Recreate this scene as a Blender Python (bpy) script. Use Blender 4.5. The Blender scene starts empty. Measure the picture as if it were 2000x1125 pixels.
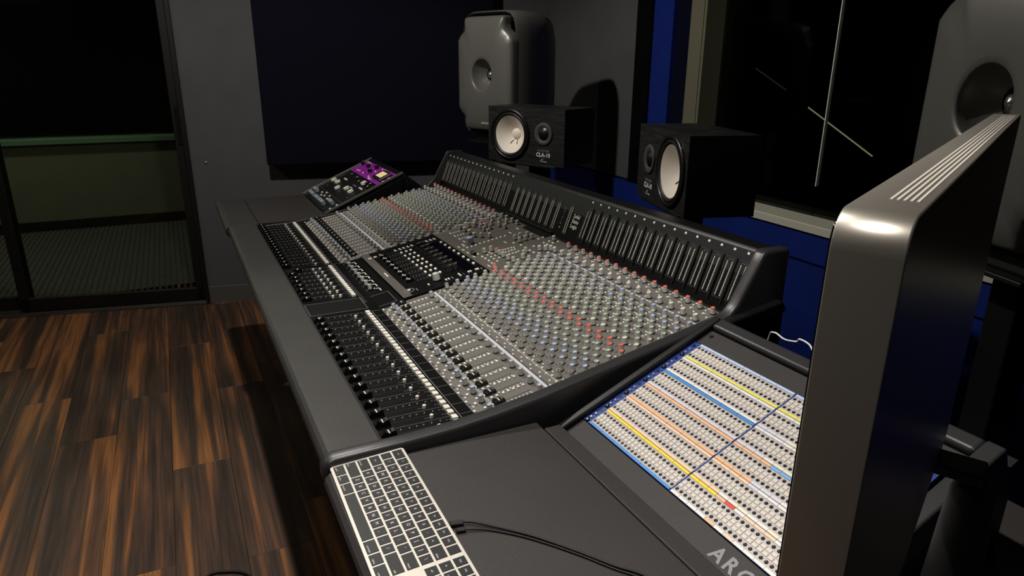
import bpy, bmesh, math, random
from mathutils import Vector, Matrix

random.seed(7)
sc = bpy.context.scene
COL = sc.collection
PI = math.pi

# ------------------------------------------------------------------ camera
cd = bpy.data.cameras.new('camera')
cd.sensor_width = 36.0
cd.lens = 1333.14 / 2000 * 36.0
cd.clip_start = 0.02
cd.clip_end = 60
cam = bpy.data.objects.new('camera', cd)
COL.objects.link(cam)
_yaw, _pit, _rol = 2.684, 0.3185, 0.0078
_f = Vector((math.cos(_pit) * math.cos(_yaw), math.cos(_pit) * math.sin(_yaw), -math.sin(_pit)))
_r = Vector((math.sin(_yaw), -math.cos(_yaw), 0))
_u = _r.cross(_f)
_r2 = math.cos(_rol) * _r + math.sin(_rol) * _u
_u2 = -math.sin(_rol) * _r + math.cos(_rol) * _u
CAMPOS = Vector((1.8588, -0.3913, 1.4016))
cam.matrix_world = Matrix(((_r2.x, _u2.x, -_f.x, CAMPOS.x), (_r2.y, _u2.y, -_f.y, CAMPOS.y),
                           (_r2.z, _u2.z, -_f.z, CAMPOS.z), (0, 0, 0, 1)))
sc.camera = cam

# ------------------------------------------------------------------ world, exposure, lamps of the room
w = bpy.data.worlds.new('night')
w.use_nodes = True
w.node_tree.nodes['Background'].inputs[0].default_value = (0.5, 0.55, 0.65, 1)
w.node_tree.nodes['Background'].inputs[1].default_value = 0.004
sc.world = w
sc.view_settings.view_transform = 'Standard'
sc.view_settings.look = 'None'
sc.view_settings.exposure = 0.0
sc.view_settings.gamma = 1.0
sc.view_settings.use_curve_mapping = False

CEIL = 2.55
LAMPZ = 2.40
# x, y, power, spot angle (deg), blend
DOWNLIGHTS = [
    (-0.47, -0.25, 76, 172, 0.35),
    (0.95, -0.25, 82, 80, 0.35),
    (-0.90, -1.75, 12, 172, 0.35),
    (1.72, -0.50, 44, 68, 0.5),
]

def s2l(c):
    return tuple(((x / 255) / 12.92 if x / 255 <= 0.04045 else ((x / 255 + 0.055) / 1.055) ** 2.4) for x in c)

# ------------------------------------------------------------------ materials
MATS = {}
def mat(name, rgb=None, rough=0.5, metal=0.0, spec=0.5, lin=None, emit=None, estr=0.0, bump=0.0, bscale=200.0, var=0.0, vscale=8.0):
    if name in MATS:
        return MATS[name]
    m = bpy.data.materials.new(name)
    m.use_nodes = True
    nt = m.node_tree
    b = nt.nodes['Principled BSDF']
    c = lin if lin else s2l(rgb)
    b.inputs['Base Color'].default_value = (*c, 1)
    b.inputs['Roughness'].default_value = rough
    b.inputs['Metallic'].default_value = metal
    b.inputs['Specular IOR Level'].default_value = spec
    if emit:
        b.inputs['Emission Color'].default_value = (*s2l(emit), 1)
        b.inputs['Emission Strength'].default_value = estr
    tc = None
    if bump or var:
        tc = nt.nodes.new('ShaderNodeTexCoord')
    if bump:
        n = nt.nodes.new('ShaderNodeTexNoise')
        n.inputs['Scale'].default_value = bscale
        n.inputs['Detail'].default_value = 2
        bp = nt.nodes.new('ShaderNodeBump')
        bp.inputs['Strength'].default_value = bump
        bp.inputs['Distance'].default_value = 0.002
        nt.links.new(tc.outputs['Object'], n.inputs['Vector'])
        nt.links.new(n.outputs['Fac'], bp.inputs['Height'])
        nt.links.new(bp.outputs['Normal'], b.inputs['Normal'])
    if var:
        n = nt.nodes.new('ShaderNodeTexNoise')
        n.inputs['Scale'].default_value = vscale
        n.inputs['Detail'].default_value = 4
        nt.links.new(tc.outputs['Object'], n.inputs['Vector'])
        r = nt.nodes.new('ShaderNodeValToRGB')
        r.color_ramp.elements[0].color = (*[x * (1 - var) for x in c], 1)
        r.color_ramp.elements[1].color = (*[min(1, x * (1 + var)) for x in c], 1)
        r.color_ramp.elements[0].position = 0.3
        r.color_ramp.elements[1].position = 0.7
        nt.links.new(n.outputs['Fac'], r.inputs['Fac'])
        nt.links.new(r.outputs['Color'], b.inputs['Base Color'])
    MATS[name] = m
    return m

mat('wall_grey', (88, 88, 88), 0.9, var=0.06, vscale=6, bump=0.25, bscale=160, spec=0.2)
mat('wall_blue', (9, 36, 116), 0.75, var=0.12, vscale=5, bump=0.2, bscale=120, spec=0.25)
mat('ceiling_white', (120, 118, 112), 0.9)
mat('panel_fabric', (17, 18, 30), 0.95, bump=0.6, bscale=900, spec=0.1)
mat('black_trim', (3, 3, 3), 0.8, spec=0.1)
mat('bronze', (20, 17, 15), 0.45, spec=0.4)
mat('aluminium', (150, 148, 140), 0.35, metal=1.0)
mat('baseboard_grey', (88, 84, 80), 0.6)
mat('jamb_paint', (106, 104, 84), 0.7)
mat('wall_blue_shade', (6, 10, 30), 0.9, spec=0.1)  # blue wall in shadow, the shade put into the colour
mat('white_paint', (205, 203, 185), 0.5)
mat('carpet', (84, 84, 82), 0.95, bump=0.6, bscale=150, var=0.3, vscale=60)
mat('hall_wall', (112, 112, 96), 0.9, var=0.06)
mat('hall_sill', (104, 132, 108), 0.5)
mat('night_glass', (4, 4, 5), 0.1)
mat('vinyl', (50, 49, 47), 0.55, bump=0.25, bscale=500, var=0.08, vscale=14, spec=0.4)
mat('desk_lam', (52, 49, 48), 0.55, bump=0.3, bscale=900, var=0.05, vscale=10, spec=0.35)
mat('black_metal', (13, 13, 14), 0.45, bump=0.1, bscale=700, spec=0.45)
mat('black_panel', (6, 6, 7), 0.5, spec=0.12)
mat('black_matte', (7, 7, 8), 0.8, spec=0.2)
mat('cheek_metal', (58, 57, 59), 0.36, metal=0.35, bump=0.08, bscale=600)
mat('channel_grey', (104, 101, 97), 0.5, spec=0.35, bump=0.05, bscale=300)
mat('centre_grey', (86, 83, 76), 0.5, spec=0.35)
mat('knob_grey', (208, 208, 202), 0.45, spec=0.35)
mat('knob_skirt', (14, 14, 14), 0.5)
mat('cap_blue', (150, 174, 220), 0.4)
mat('cap_green', (158, 176, 152), 0.4)
mat('cap_red', (236, 106, 88), 0.4)
mat('cap_cream', (228, 225, 208), 0.4)
mat('cap_brown', (158, 150, 144), 0.4)
mat('cap_grey', (176, 178, 174), 0.4)
mat('btn_white', (236, 233, 220), 0.4)
mat('print_white', (200, 198, 190), 0.5)
mat('print_grey', (110, 110, 108), 0.5)
mat('scribble', (196, 200, 208), 0.5)
mat('slot', (3, 3, 3), 0.7)
mat('cap_black', (14, 14, 14), 0.28, spec=0.6)
mat('silver_line', (170, 170, 168), 0.35, metal=0.4)
mat('led_dot', (150, 150, 146), 0.4)
mat('lcd', (6, 6, 12), 0.12)
mat('smoke', (52, 50, 50), 0.2)
mat('meter_scale', (196, 192, 176), 0.5)
mat('meter_bezel', (60, 60, 60), 0.4)
mat('pb_blue', (24, 58, 140), 0.5)
mat('pb_face', (188, 181, 178), 0.5)
mat('pb_tile', (216, 210, 200), 0.45)
mat('jack_black', (8, 8, 8), 0.35)
for nm, c in {'sky': (186, 208, 240), 'yellow': (240, 216, 40), 'paleyellow': (236, 224, 96), 'white': (230, 230, 228),
              'cream': (232, 228, 200), 'blue': (66, 140, 214), 'lilac': (214, 214, 226), 'orange': (240, 186, 140),
              'peach': (240, 208, 178), 'red': (222, 60, 62), 'ltblue': (120, 176, 232)}.items():
    mat('lab_' + nm, c, 0.5)
mat('screw_silver', (220, 220, 210), 0.25, metal=0.8)
mat('screw_black', (10, 10, 10), 0.25, spec=0.7)
mat('key_black', (16, 16, 17), 0.5, spec=0.35)
mat('key_print', (205, 205, 205), 0.5)
mat('kb_alu', (200, 195, 184), 0.45, metal=0.15)
mat('mon_alu', (168, 162, 152), 0.34, metal=0.8)
mat('mon_glass', (5, 5, 6), 0.05)
mat('rubber', (9, 9, 9), 0.6)
mat('gen_dark', (104, 103, 98), 0.36, metal=0.25, bump=0.05, bscale=400)
mat('gen_black', (5, 5, 5), 0.6)
mat('dome_metal', (150, 148, 142), 0.28, metal=0.8)
mat('chrome', (200, 200, 195), 0.15, metal=1.0)
mat('ns_cone', (236, 226, 212), 0.75, bump=0.1, bscale=120)
mat('ns_ring', (12, 12, 12), 0.35)
mat('ns_surround', (20, 19, 18), 0.45)
mat('ns_tweeter', (64, 62, 62), 0.6)
mat('text_white', (216, 216, 212), 0.5)
mat('text_grey', (128, 128, 130), 0.5)
mat('purple', (150, 40, 160), 0.4, spec=0.5)
mat('vu_face', (240, 220, 160), 0.5, emit=(255, 225, 160), estr=0.25)
mat('rack_black', (20, 20, 20), 0.45)
mat('rim_silver', (120, 118, 112), 0.4, metal=0.6)
mat('knob_bluegrey', (128, 140, 150), 0.45)
mat('cable_white', (220, 220, 215), 0.5)
mat('lamp_glow', (255, 240, 215), 0.5, emit=(255, 238, 210), estr=6.0)
mat('shine_glow', (240, 235, 190), 0.5, emit=(244, 240, 200), estr=0.55)  # glow of the tube that stands in for a window reflection
mat('shine_dim', (240, 235, 220), 0.5, emit=(230, 230, 220), estr=0.06)  # faint glow for the weaker reflection and the lit glass joint

def glass_mat(name, tint, gloss):
    m = bpy.data.materials.new(name)
    m.use_nodes = True
    nt = m.node_tree
    nt.nodes.clear()
    o = nt.nodes.new('ShaderNodeOutputMaterial')
    t = nt.nodes.new('ShaderNodeBsdfTransparent')
    t.inputs[0].default_value = (*tint, 1)
    g = nt.nodes.new('ShaderNodeBsdfGlossy')
    g.inputs['Roughness'].default_value = 0.02
    fr = nt.nodes.new('ShaderNodeFresnel')
    fr.inputs[0].default_value = gloss
    mx = nt.nodes.new('ShaderNodeMixShader')
    nt.links.new(fr.outputs[0], mx.inputs[0])
    nt.links.new(t.outputs[0], mx.inputs[1])
    nt.links.new(g.outputs[0], mx.inputs[2])
    nt.links.new(mx.outputs[0], o.inputs[0])
    MATS[name] = m
glass_mat('door_glass', (0.76, 0.80, 0.73), 1.3)
glass_mat('studio_glass', (0.5, 0.52, 0.5), 1.25)

def wood_mat():
    m = bpy.data.materials.new('floor_wood')
    m.use_nodes = True
    nt = m.node_tree
    L = nt.links
    b = nt.nodes['Principled BSDF']
    tc = nt.nodes.new('ShaderNodeTexCoord')
    oi = nt.nodes.new('ShaderNodeObjectInfo')
    ad = nt.nodes.new('ShaderNodeVectorMath'); ad.operation = 'MULTIPLY_ADD'
    cx = nt.nodes.new('ShaderNodeCombineXYZ')
    for i in range(3):
        L.new(oi.outputs['Random'], cx.inputs[i])
    ad.inputs[1].default_value = (37, 53, 19)
    L.new(cx.outputs[0], ad.inputs[0])
    L.new(tc.outputs['Object'], ad.inputs[2])
    def noise(scale, sx, sy, det, dist=0.0):
        mp = nt.nodes.new('ShaderNodeMapping')
        mp.inputs['Scale'].default_value = (sx, sy, 1)
        L.new(ad.outputs[0], mp.inputs[0])
        n = nt.nodes.new('ShaderNodeTexNoise')
        n.inputs['Scale'].default_value = scale
        n.inputs['Detail'].default_value = det
        n.inputs['Distortion'].default_value = dist
        L.new(mp.outputs[0], n.inputs['Vector'])
        return n
    big = noise(1.0, 0.6, 19, 2.2, 0.4)       # wide heartwood and sapwood streaks
    fine = noise(1.0, 3.5, 130, 3, 0.2)         # grain
    blot = noise(1.0, 1.5, 9, 2.5, 0.5)          # knots and clouds
    r1 = nt.nodes.new('ShaderNodeValToRGB')
    e = r1.color_ramp.elements
    e[0].position = 0.34; e[0].color = (0.056, 0.036, 0.027, 1)
    e[1].position = 0.64; e[1].color = (0.34, 0.145, 0.053, 1)
    a = r1.color_ramp.elements.new(0.47); a.color = (0.100, 0.056, 0.038, 1)
    a = r1.color_ramp.elements.new(0.54); a.color = (0.165, 0.078, 0.040, 1)
    a = r1.color_ramp.elements.new(0.575); a.color = (0.25, 0.108, 0.044, 1)
    mx0 = nt.nodes.new('ShaderNodeMath'); mx0.operation = 'MULTIPLY_ADD'
    mx0.inputs[1].default_value = 0.42; 
    L.new(blot.outputs['Fac'], mx0.inputs[0])
    sub = nt.nodes.new('ShaderNodeMath'); sub.operation = 'SUBTRACT'; sub.inputs[1].default_value = 0.21
    L.new(big.outputs['Fac'], sub.inputs[0])
    L.new(sub.outputs[0], mx0.inputs[2])
    # each plank a little lighter or darker
    pl = nt.nodes.new('ShaderNodeMath'); pl.operation = 'MULTIPLY_ADD'; pl.inputs[1].default_value = 0.13
    L.new(oi.outputs['Random'], pl.inputs[0])
    s2 = nt.nodes.new('ShaderNodeMath'); s2.operation = 'SUBTRACT'; s2.inputs[1].default_value = 0.065
    L.new(mx0.outputs[0], s2.inputs[0])
    L.new(s2.outputs[0], pl.inputs[2])
    L.new(pl.outputs[0], r1.inputs['Fac'])
    r2 = nt.nodes.new('ShaderNodeValToRGB')
    r2.color_ramp.elements[0].position = 0.35; r2.color_ramp.elements[0].color = (0.66, 0.65, 0.64, 1)
    r2.color_ramp.elements[1].position = 0.65; r2.color_ramp.elements[1].color = (1.12, 1.1, 1.08, 1)
    L.new(fine.outputs['Fac'], r2.inputs['Fac'])
    mm = nt.nodes.new('ShaderNodeMix'); mm.data_type = 'RGBA'; mm.blend_type = 'MULTIPLY'
    mm.inputs['Factor'].default_value = 1.0
    L.new(r1.outputs['Color'], mm.inputs['A'])
    L.new(r2.outputs['Color'], mm.inputs['B'])
    L.new(mm.outputs['Result'], b.inputs['Base Color'])
    b.inputs['Roughness'].default_value = 0.5
    b.inputs['Specular IOR Level'].default_value = 0.35
    bp = nt.nodes.new('ShaderNodeBump'); bp.inputs['Strength'].default_value = 0.15; bp.inputs['Distance'].default_value = 0.001
    L.new(fine.outputs['Fac'], bp.inputs['Height'])
    L.new(bp.outputs['Normal'], b.inputs['Normal'])
    MATS['floor_wood'] = m
wood_mat()

def speaker_wood():
    m = bpy.data.materials.new('ns_wood')
    m.use_nodes = True
    nt = m.node_tree
    b = nt.nodes['Principled BSDF']
    tc = nt.nodes.new('ShaderNodeTexCoord')
    mp = nt.nodes.new('ShaderNodeMapping'); mp.inputs['Scale'].default_value = (14, 14, 190)
    n = nt.nodes.new('ShaderNodeTexNoise'); n.inputs['Scale'].default_value = 1; n.inputs['Detail'].default_value = 4; n.inputs['Distortion'].default_value = 0.6
    r = nt.nodes.new('ShaderNodeValToRGB')
    r.color_ramp.elements[0].position = 0.4; r.color_ramp.elements[0].color = (0.006, 0.006, 0.007, 1)
    r.color_ramp.elements[1].position = 0.68; r.color_ramp.elements[1].color = (0.022, 0.022, 0.022, 1)
    nt.links.new(tc.outputs['Object'], mp.inputs[0]); nt.links.new(mp.outputs[0], n.inputs['Vector'])
    nt.links.new(n.outputs['Fac'], r.inputs['Fac']); nt.links.new(r.outputs['Color'], b.inputs['Base Color'])
    b.inputs['Roughness'].default_value = 0.5
    b.inputs['Specular IOR Level'].default_value = 0.35
    MATS['ns_wood'] = m
speaker_wood()

# ------------------------------------------------------------------ mesh builder
class MB:
    def __init__(s):
        s.v = []; s.f = []; s.m = []; s.mats = []
        s.sm = []
    def mi(s, name):
        if name not in s.mats: s.mats.append(name)
        return s.mats.index(name)
    def add(s, verts, faces, m, M=None, smooth=False):
        o = len(s.v)
        k = s.mi(m)
        for p in verts:
            p = Vector(p)
            s.v.append(M @ p if M else p)
        for f in faces:
            s.f.append([i + o for i in f]); s.m.append(k); s.sm.append(smooth)
        return s
    def box(s, x0, x1, y0, y1, z0, z1, m, M=None):
        v = [(x0, y0, z0), (x1, y0, z0), (x1, y1, z0), (x0, y1, z0), (x0, y0, z1), (x1, y0, z1), (x1, y1, z1), (x0, y1, z1)]
        f = [(3, 2, 1, 0), (4, 5, 6, 7), (0, 1, 5, 4), (1, 2, 6, 5), (2, 3, 7, 6), (3, 0, 4, 7)]
        return s.add(v, f, m, M)
    def cham(s, x0, x1, y0, y1, z0, z1, c, m, M=None):
        # box with a chamfered top rim
        v = [(x0, y0, z0), (x1, y0, z0), (x1, y1, z0), (x0, y1, z0), (x0, y0, z1 - c), (x1, y0, z1 - c), (x1, y1, z1 - c), (x0, y1, z1 - c),
             (x0 + c, y0 + c, z1), (x1 - c, y0 + c, z1), (x1 - c, y1 - c, z1), (x0 + c, y1 - c, z1)]
        f = [(3, 2, 1, 0), (8, 9, 10, 11)]
        for a in (0, 4):
            for i in range(4):
                j = (i + 1) % 4
                f.append((a + i, a + j, a + j + 4, a + i + 4))
        return s.add(v, f, m, M)
    def lathe(s, prof, n, m, M=None, smooth=True, close=True, a0=0.0):
        # prof: (radius, height) bottom to top; ms may be list per segment
        v = []; f = []
        for r, h in prof:
            for i in range(n):
                a = 2 * PI * i / n + a0
                v.append((r * math.cos(a), r * math.sin(a), h))
        ms = m if isinstance(m, (list, tuple)) else [m] * (len(prof) - 1)
        o = len(s.v)
        for p in v:
            p = Vector(p); s.v.append(M @ p if M else p)
        for k in range(len(prof) - 1):
            mi = s.mi(ms[k])
            for i in range(n):
                j = (i + 1) % n
                s.f.append([o + k * n + i, o + k * n + j, o + (k + 1) * n + j, o + (k + 1) * n + i]); s.m.append(mi); s.sm.append(smooth)
        if close:
            k = len(prof) - 1
            s.f.append([o + k * n + i for i in range(n)]); s.m.append(s.mi(ms[-1])); s.sm.append(False)
            s.f.append([o + i for i in reversed(range(n))]); s.m.append(s.mi(ms[0])); s.sm.append(False)
        return s
    def prism_x(s, poly, x0, x1, m, M=None, smooth=False):
        # polygon in (y, z), counter-clockwise seen from +x
        n = len(poly)
        v = [(x0, y, z) for y, z in poly] + [(x1, y, z) for y, z in poly]
        f = [tuple(reversed(range(n))), tuple(range(n, 2 * n))]
        s.add(v, f, m, M)
        o = len(s.v) - 2 * n
        k = s.mi(m)
        for i in range(n):
            j = (i + 1) % n
            s.f.append([o + i, o + j, o + n + j, o + n + i]); s.m.append(k); s.sm.append(smooth)
        return s
    def tube(s, pts, r, m, n=8):
        pts = [Vector(p) for p in pts]
        rings = []
        up = Vector((0, 0, 1))
        for i, p in enumerate(pts):
            d = (pts[min(i + 1, len(pts) - 1)] - pts[max(i - 1, 0)]).normalized()
            a = d.cross(up)
            if a.length < 1e-4: a = d.cross(Vector((1, 0, 0)))
            a.normalize(); b = a.cross(d)
            rr = r[i] if isinstance(r, (list, tuple)) else r
            rings.append([p + (a * math.cos(2 * PI * k / n) + b * math.sin(2 * PI * k / n)) * rr for k in range(n)])
        v = [q for R in rings for q in R]
        f = []
        for i in range(len(pts) - 1):
            for k in range(n):
                f.append((i * n + k, i * n + (k + 1) % n, (i + 1) * n + (k + 1) % n, (i + 1) * n + k))
        s.add(v, f, m, smooth=True)
        s.add(rings[0], [tuple(reversed(range(n)))], m)
        s.add(rings[-1], [tuple(range(n))], m)
        return s
    def mesh(s, name):
        me = bpy.data.meshes.new(name)
        me.from_pydata([tuple(p) for p in s.v], [], s.f)
        for nm in s.mats: me.materials.append(MATS[nm])
        me.polygons.foreach_set('material_index', s.m)
        me.polygons.foreach_set('use_smooth', s.sm)
        me.update()
        return me

def ob(name, mb, parent=None, loc=None, M=None, bevel=0, seg=2, stuff=False):
    me = mb.mesh(name) if isinstance(mb, MB) else mb
    o = bpy.data.objects.new(name, me)
    COL.objects.link(o)
    if parent: o.parent = parent
    if loc is not None: o.location = loc
    if M is not None: o.matrix_local = M
    if bevel:
        md = o.modifiers.new('bevel', 'BEVEL'); md.width = bevel; md.segments = seg; md.limit_method = 'ANGLE'; md.angle_limit = math.radians(35)
        md.harden_normals = False
    if stuff: o['kind'] = 'stuff'
    return o

def tag(o, label, cat, group=None):
    o['label'] = label; o['category'] = cat
    if group: o['group'] = group
    return o

def thing(name, label, cat, loc=(0, 0, 0), rz=0.0, group=None):
    o = bpy.data.objects.new(name, None)
    o.empty_display_size = 0.1
    COL.objects.link(o)
    o.location = loc; o.rotation_euler = (0, 0, rz)
    return tag(o, label, cat, group)

def struct(name, mb, parent=None, **k):
    o = ob(name, mb, parent, **k)
    if parent is None: o['kind'] = 'structure'
    return o

TEXT_CACHE = {}
def text_mesh(body, size, m, extrude=0.0002, align='CENTER', spacing=1.0, bold=0.0):
    key = (body, size, m, align, spacing)
    if key in TEXT_CACHE: return TEXT_CACHE[key]
    cu = bpy.data.curves.new('text', 'FONT')
    cu.body = body; cu.size = size; cu.extrude = extrude; cu.align_x = align; cu.align_y = 'CENTER'
    cu.resolution_u = 2
    cu.offset = bold
    cu.space_character = spacing
    o = bpy.data.objects.new('text', cu)
    COL.objects.link(o)
    dg = bpy.context.evaluated_depsgraph_get()
    me = bpy.data.meshes.new_from_object(o.evaluated_get(dg))
    me.materials.clear(); me.materials.append(MATS[m])
    bpy.data.objects.remove(o)
    bpy.data.curves.remove(cu)
    TEXT_CACHE[key] = me
    return me

def T(x, y, z): return Matrix.Translation((x, y, z))
def RX(a): return Matrix.Rotation(a, 4, 'X')
def RY(a): return Matrix.Rotation(a, 4, 'Y')
def RZ(a): return Matrix.Rotation(a, 4, 'Z')

# ================================================================== THE ROOM
# --- floor of planks
FX0, FX1, FY0, FY1 = -2.95, 2.9, -3.05, 1.95
fl = struct('floor', MB().box(FX0, FX1, FY0, FY1, -0.06, -0.010, 'black_matte'))
PW, PL = 0.1935, 1.22
pm = {}
def plank_mesh(L):
    k = round(L, 3)
    if k not in pm:
        pm[k] = MB().cham(0, L - 0.0012, 0.0006, PW - 0.0006, -0.0095, 0, 0.0007, 'floor_wood').mesh('plank')
    return pm[k]
joint0 = {-5: -0.95, -4: -1.265, -3: -0.585, -2: -1.206, -1: -0.2, 0: -0.8}
r0 = math.floor((FY0 + 0.93) / PW)
row = r0
y = -0.93 + r0 * PW
while y < FY1:
    key = row - 5
    x = joint0.get(key, -0.95 + (row * 0.437) % PL)
    while x > FX0: x -= PL
    while x < FX1:
        a = max(x, FX0); b_ = min(x + PL, FX1)
        if b_ - a > 0.02:
            ob('plank', plank_mesh(b_ - a), fl, loc=(a, y, 0))
        x += PL
    y += PW; row += 1

# --- left wall: splayed, s runs along it from the door jamb
TH = math.radians(78.5)
LD = Vector((math.cos(TH), math.sin(TH), 0)); LN = Vector((math.sin(TH), -math.cos(TH), 0))
P0 = Vector((-2.476, -0.311, 0))
MLW = Matrix(((LD.x, -LN.x, 0, P0.x), (LD.y, -LN.y, 0, P0.y), (0, 0, 1, 0), (0, 0, 0, 1)))  # local x along wall, y into wall, z up
wl = MB()
wl.box(0.0, 2.16, 0, 0.12, 0, CEIL, 'wall_grey')
wl.box(-3.0, 0.0, 0, 0.12, 2.12, CEIL, 'wall_grey')
wl.box(-3.0, -1.98, 0, 0.12, 0, 2.12, 'wall_grey')
struct('wall_left', wl, M=MLW)
struct('baseboard_left', MB().cham(0.012, 2.1, -0.011, 0, 0, 0.104, 0.003, 'baseboard_grey').box(0.012, 2.1, -0.016, 0, 0, 0.008, 'baseboard_grey'), M=MLW)

# --- sliding glass door
dr = bpy.data.objects.new('door_1', None); COL.objects.link(dr); dr['kind'] = 'structure'; dr.matrix_world = MLW
ob('frame', MB().box(-0.022, 0.004, -0.022, 0.14, 0, 2.12, 'bronze').box(-1.98, -1.955, -0.022, 0.14, 0, 2.12, 'bronze').box(-1.955, -0.022, -0.022, 0.14, 2.06, 2.12, 'bronze'), dr, bevel=0.003)
ob('track', MB().box(-1.95, -0.01, -0.035, 0.13, 0, 0.014, 'aluminium').box(-1.95, -0.01, -0.022, -0.016, 0.014, 0.022, 'aluminium').box(-1.95, -0.01, 0.03, 0.036, 0.014, 0.022, 'aluminium'), dr, bevel=0.002)
def door_leaf(s0, s1, yo):
    lf = ob('door_leaf', MB().box(s0, s0 + 0.052, yo, yo + 0.035, 0.02, 2.06, 'bronze').box(s1 - 0.062, s1, yo, yo + 0.035, 0.02, 2.06, 'bronze')
       .box(s0, s1, yo, yo + 0.035, 0.02, 0.095, 'bronze').box(s0, s1, yo, yo + 0.035, 1.99, 2.06, 'bronze'), dr, bevel=0.003)
    ob('pane', MB().box(s0 + 0.048, s1 - 0.058, yo + 0.015, yo + 0.019, 0.09, 1.995, 'door_glass'), lf)
    ob('glazing_bead', MB().box(s0 + 0.052, s1 - 0.062, yo + 0.004, yo + 0.014, 0.095, 0.1, 'aluminium'), lf)
    return lf
lf = door_leaf(-1.005, -0.004, 0.005)
ob('pull_handle', MB().cham(-0.044, -0.022, -0.012, 0.006, 0.955, 1.155, 0.003, 'black_matte'), lf)
door_leaf(-1.955, -0.955, 0.055)

# --- the space behind the door
struct('floor_hall', MB().box(-5.6, -2.3, -4.2, 2.5, -0.03, -0.006, 'carpet'))
# ribs of the carpet as raised cords
rb = MB()
for i in range(70):
    yy = -2.3 + i * 0.036
    rb.box(-5.05, -2.72, yy, yy + 0.018, -0.006, 0.0, 'carpet')
o = ob('carpet_ribs', rb, bpy.data.objects['floor_hall'], stuff=True)
struct('wall_hall', MB().box(-5.2, -5.05, -4.2, 2.5, 0, 0.73, 'hall_wall').box(-5.2, -5.05, -4.2, 2.5, 2.2, 2.5, 'hall_wall'))
struct('baseboard_hall', MB().cham(-5.05, -5.036, -4.2, 2.5, 0, 0.085, 0.003, 'bronze'))
w2 = struct('window_2', MB().cham(-5.2, -4.99, -4.2, 2.5, 0.73, 0.775, 0.006, 'hall_sill'))
ob('pane', MB().box(-5.16, -5.15, -4.2, 2.5, 0.775, 2.2, 'night_glass'), w2)
struct('wall_hall_end', MB().box(-5.2, -2.2, 2.4, 2.5, 0, 2.5, 'hall_wall').box(-5.2, -3.2, -4.2, -4.1, 0, 2.5, 'hall_wall'))
struct('ceiling_hall', MB().box(-5.3, -2.3, -4.2, 2.5, 2.5, 2.55, 'ceiling_white'))

# --- front wall with the studio window
FDIR = math.radians(-1.8)
FP = Vector((-0.183, 1.7146, 0))
MFW = T(*FP) @ RZ(FDIR)     # local x along the wall to the right, y away from the room, z up
def fx(X): return (X + 0.183) / math.cos(FDIR)
SILL = 0.815
wf = MB()
wf.box(fx(-2.25), fx(-1.09), 0, 0.15, SILL + 0.012, CEIL, 'wall_grey')
wf.box(fx(-1.09), fx(-0.965), -0.012, 0.15, SILL, CEIL, 'black_trim')
wf.box(fx(-0.965), fx(-0.815), 0.0, 0.15, SILL, CEIL, 'wall_blue')
wf.box(fx(-0.815), fx(-0.685), 0.02, 0.15, SILL, CEIL, 'wall_blue_shade')  # shaded half of the blue strip, painted as a darker band
wf.box(fx(1.95), fx(3.2), 0, 0.15, SILL, CEIL, 'wall_grey')
wf.box(fx(-0.685), fx(1.95), 0, 0.15, 2.2, CEIL, 'wall_grey')
struct('wall_front', wf, M=MFW)
struct('wall_front_low', MB().box(fx(-2.2), fx(3.2), -0.002, 0.15, 0, 0.697, 'wall_blue').box(fx(-2.2), fx(3.2), -0.016, 0.15, 0.703, SILL, 'wall_blue').box(fx(-2.2), fx(3.2), 0.004, 0.15, 0.69, 0.71, 'black_matte'), M=MFW)
wn = struct('window_1', MB().cham(fx(-0.60), fx(1.95), -0.03, 0.15, SILL, SILL + 0.03, 0.004, 'white_paint').box(fx(-0.685), fx(-0.60), -0.004, 0.012, SILL, 2.2, 'jamb_paint').box(fx(-0.60), fx(-0.585), 0.0, 0.15, SILL + 0.03, 2.2, 'jamb_paint'), M=MFW)
ob('pane', MB().box(fx(-0.585), fx(0.0200), 0.10, 0.112, SILL + 0.03, 2.2, 'studio_glass'), wn)
ob('pane', MB().box(fx(0.0240), fx(1.95), 0.10, 0.112, SILL + 0.03, 2.2, 'studio_glass'), wn)
ob('joint_strip', MB().box(fx(0.0205), fx(0.0235), 0.099, 0.113, 0.96, 2.2, 'shine_dim'), wn)  # faint glow put in for the light caught by the glass joint
# live room beyond
struct('wall_live_room', MB().box(-3.0, 4.0, 5.0, 5.1, 0, 2.6, 'black_matte').box(-3.0, -2.9, 1.95, 5.0, 0, 2.6, 'black_matte').box(3.9, 4.0, 1.95, 5.0, 0, 2.6, 'black_matte'))
struct('floor_live_room', MB().box(-3.0, 4.0, 1.9, 5.0, -0.05, -0.01, 'black_matte'))
struct('ceiling_live_room', MB().box(-3.0, 4.0, 1.9, 5.0, 2.6, 2.65, 'black_matte'))

# --- unseen remaining shell
struct('wall_right', MB().box(2.9, 3.0, -3.1, 2.0, 0, CEIL, 'wall_grey'))
struct('wall_back', MB().box(-3.4, 3.0, -3.2, -3.1, 0, CEIL, 'wall_grey'))
struct('ceiling', MB().box(-3.6, 3.1, -3.3, 2.2, CEIL, CEIL + 0.06, 'ceiling_white'))

# --- acoustic panel on the left wall
ap = thing('acoustic_panel', 'large dark navy fabric acoustic panel hung on the left wall', 'acoustic panel')
ap.matrix_world = MLW
ob('fabric_board', MB().box(0.425, 1.75, -0.13, -0.002, 0.838, 2.25, 'panel_fabric'), ap, bevel=0.006)
ob('mounting_cleat', MB().box(0.6, 1.6, -0.004, 0.0, 1.9, 1.96, 'aluminium'), ap)
tag(ob('wall_peg', MB().lathe([(0.004, 0), (0.004, 0.01), (0.0055, 0.012), (0.004, 0.016)], 8, 'print_white', RX(PI / 2)), M=MLW @ T(0.085, 0, 0.85)),
    'tiny white peg on the bare grey wall beside the glass door', 'wall peg')

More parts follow.
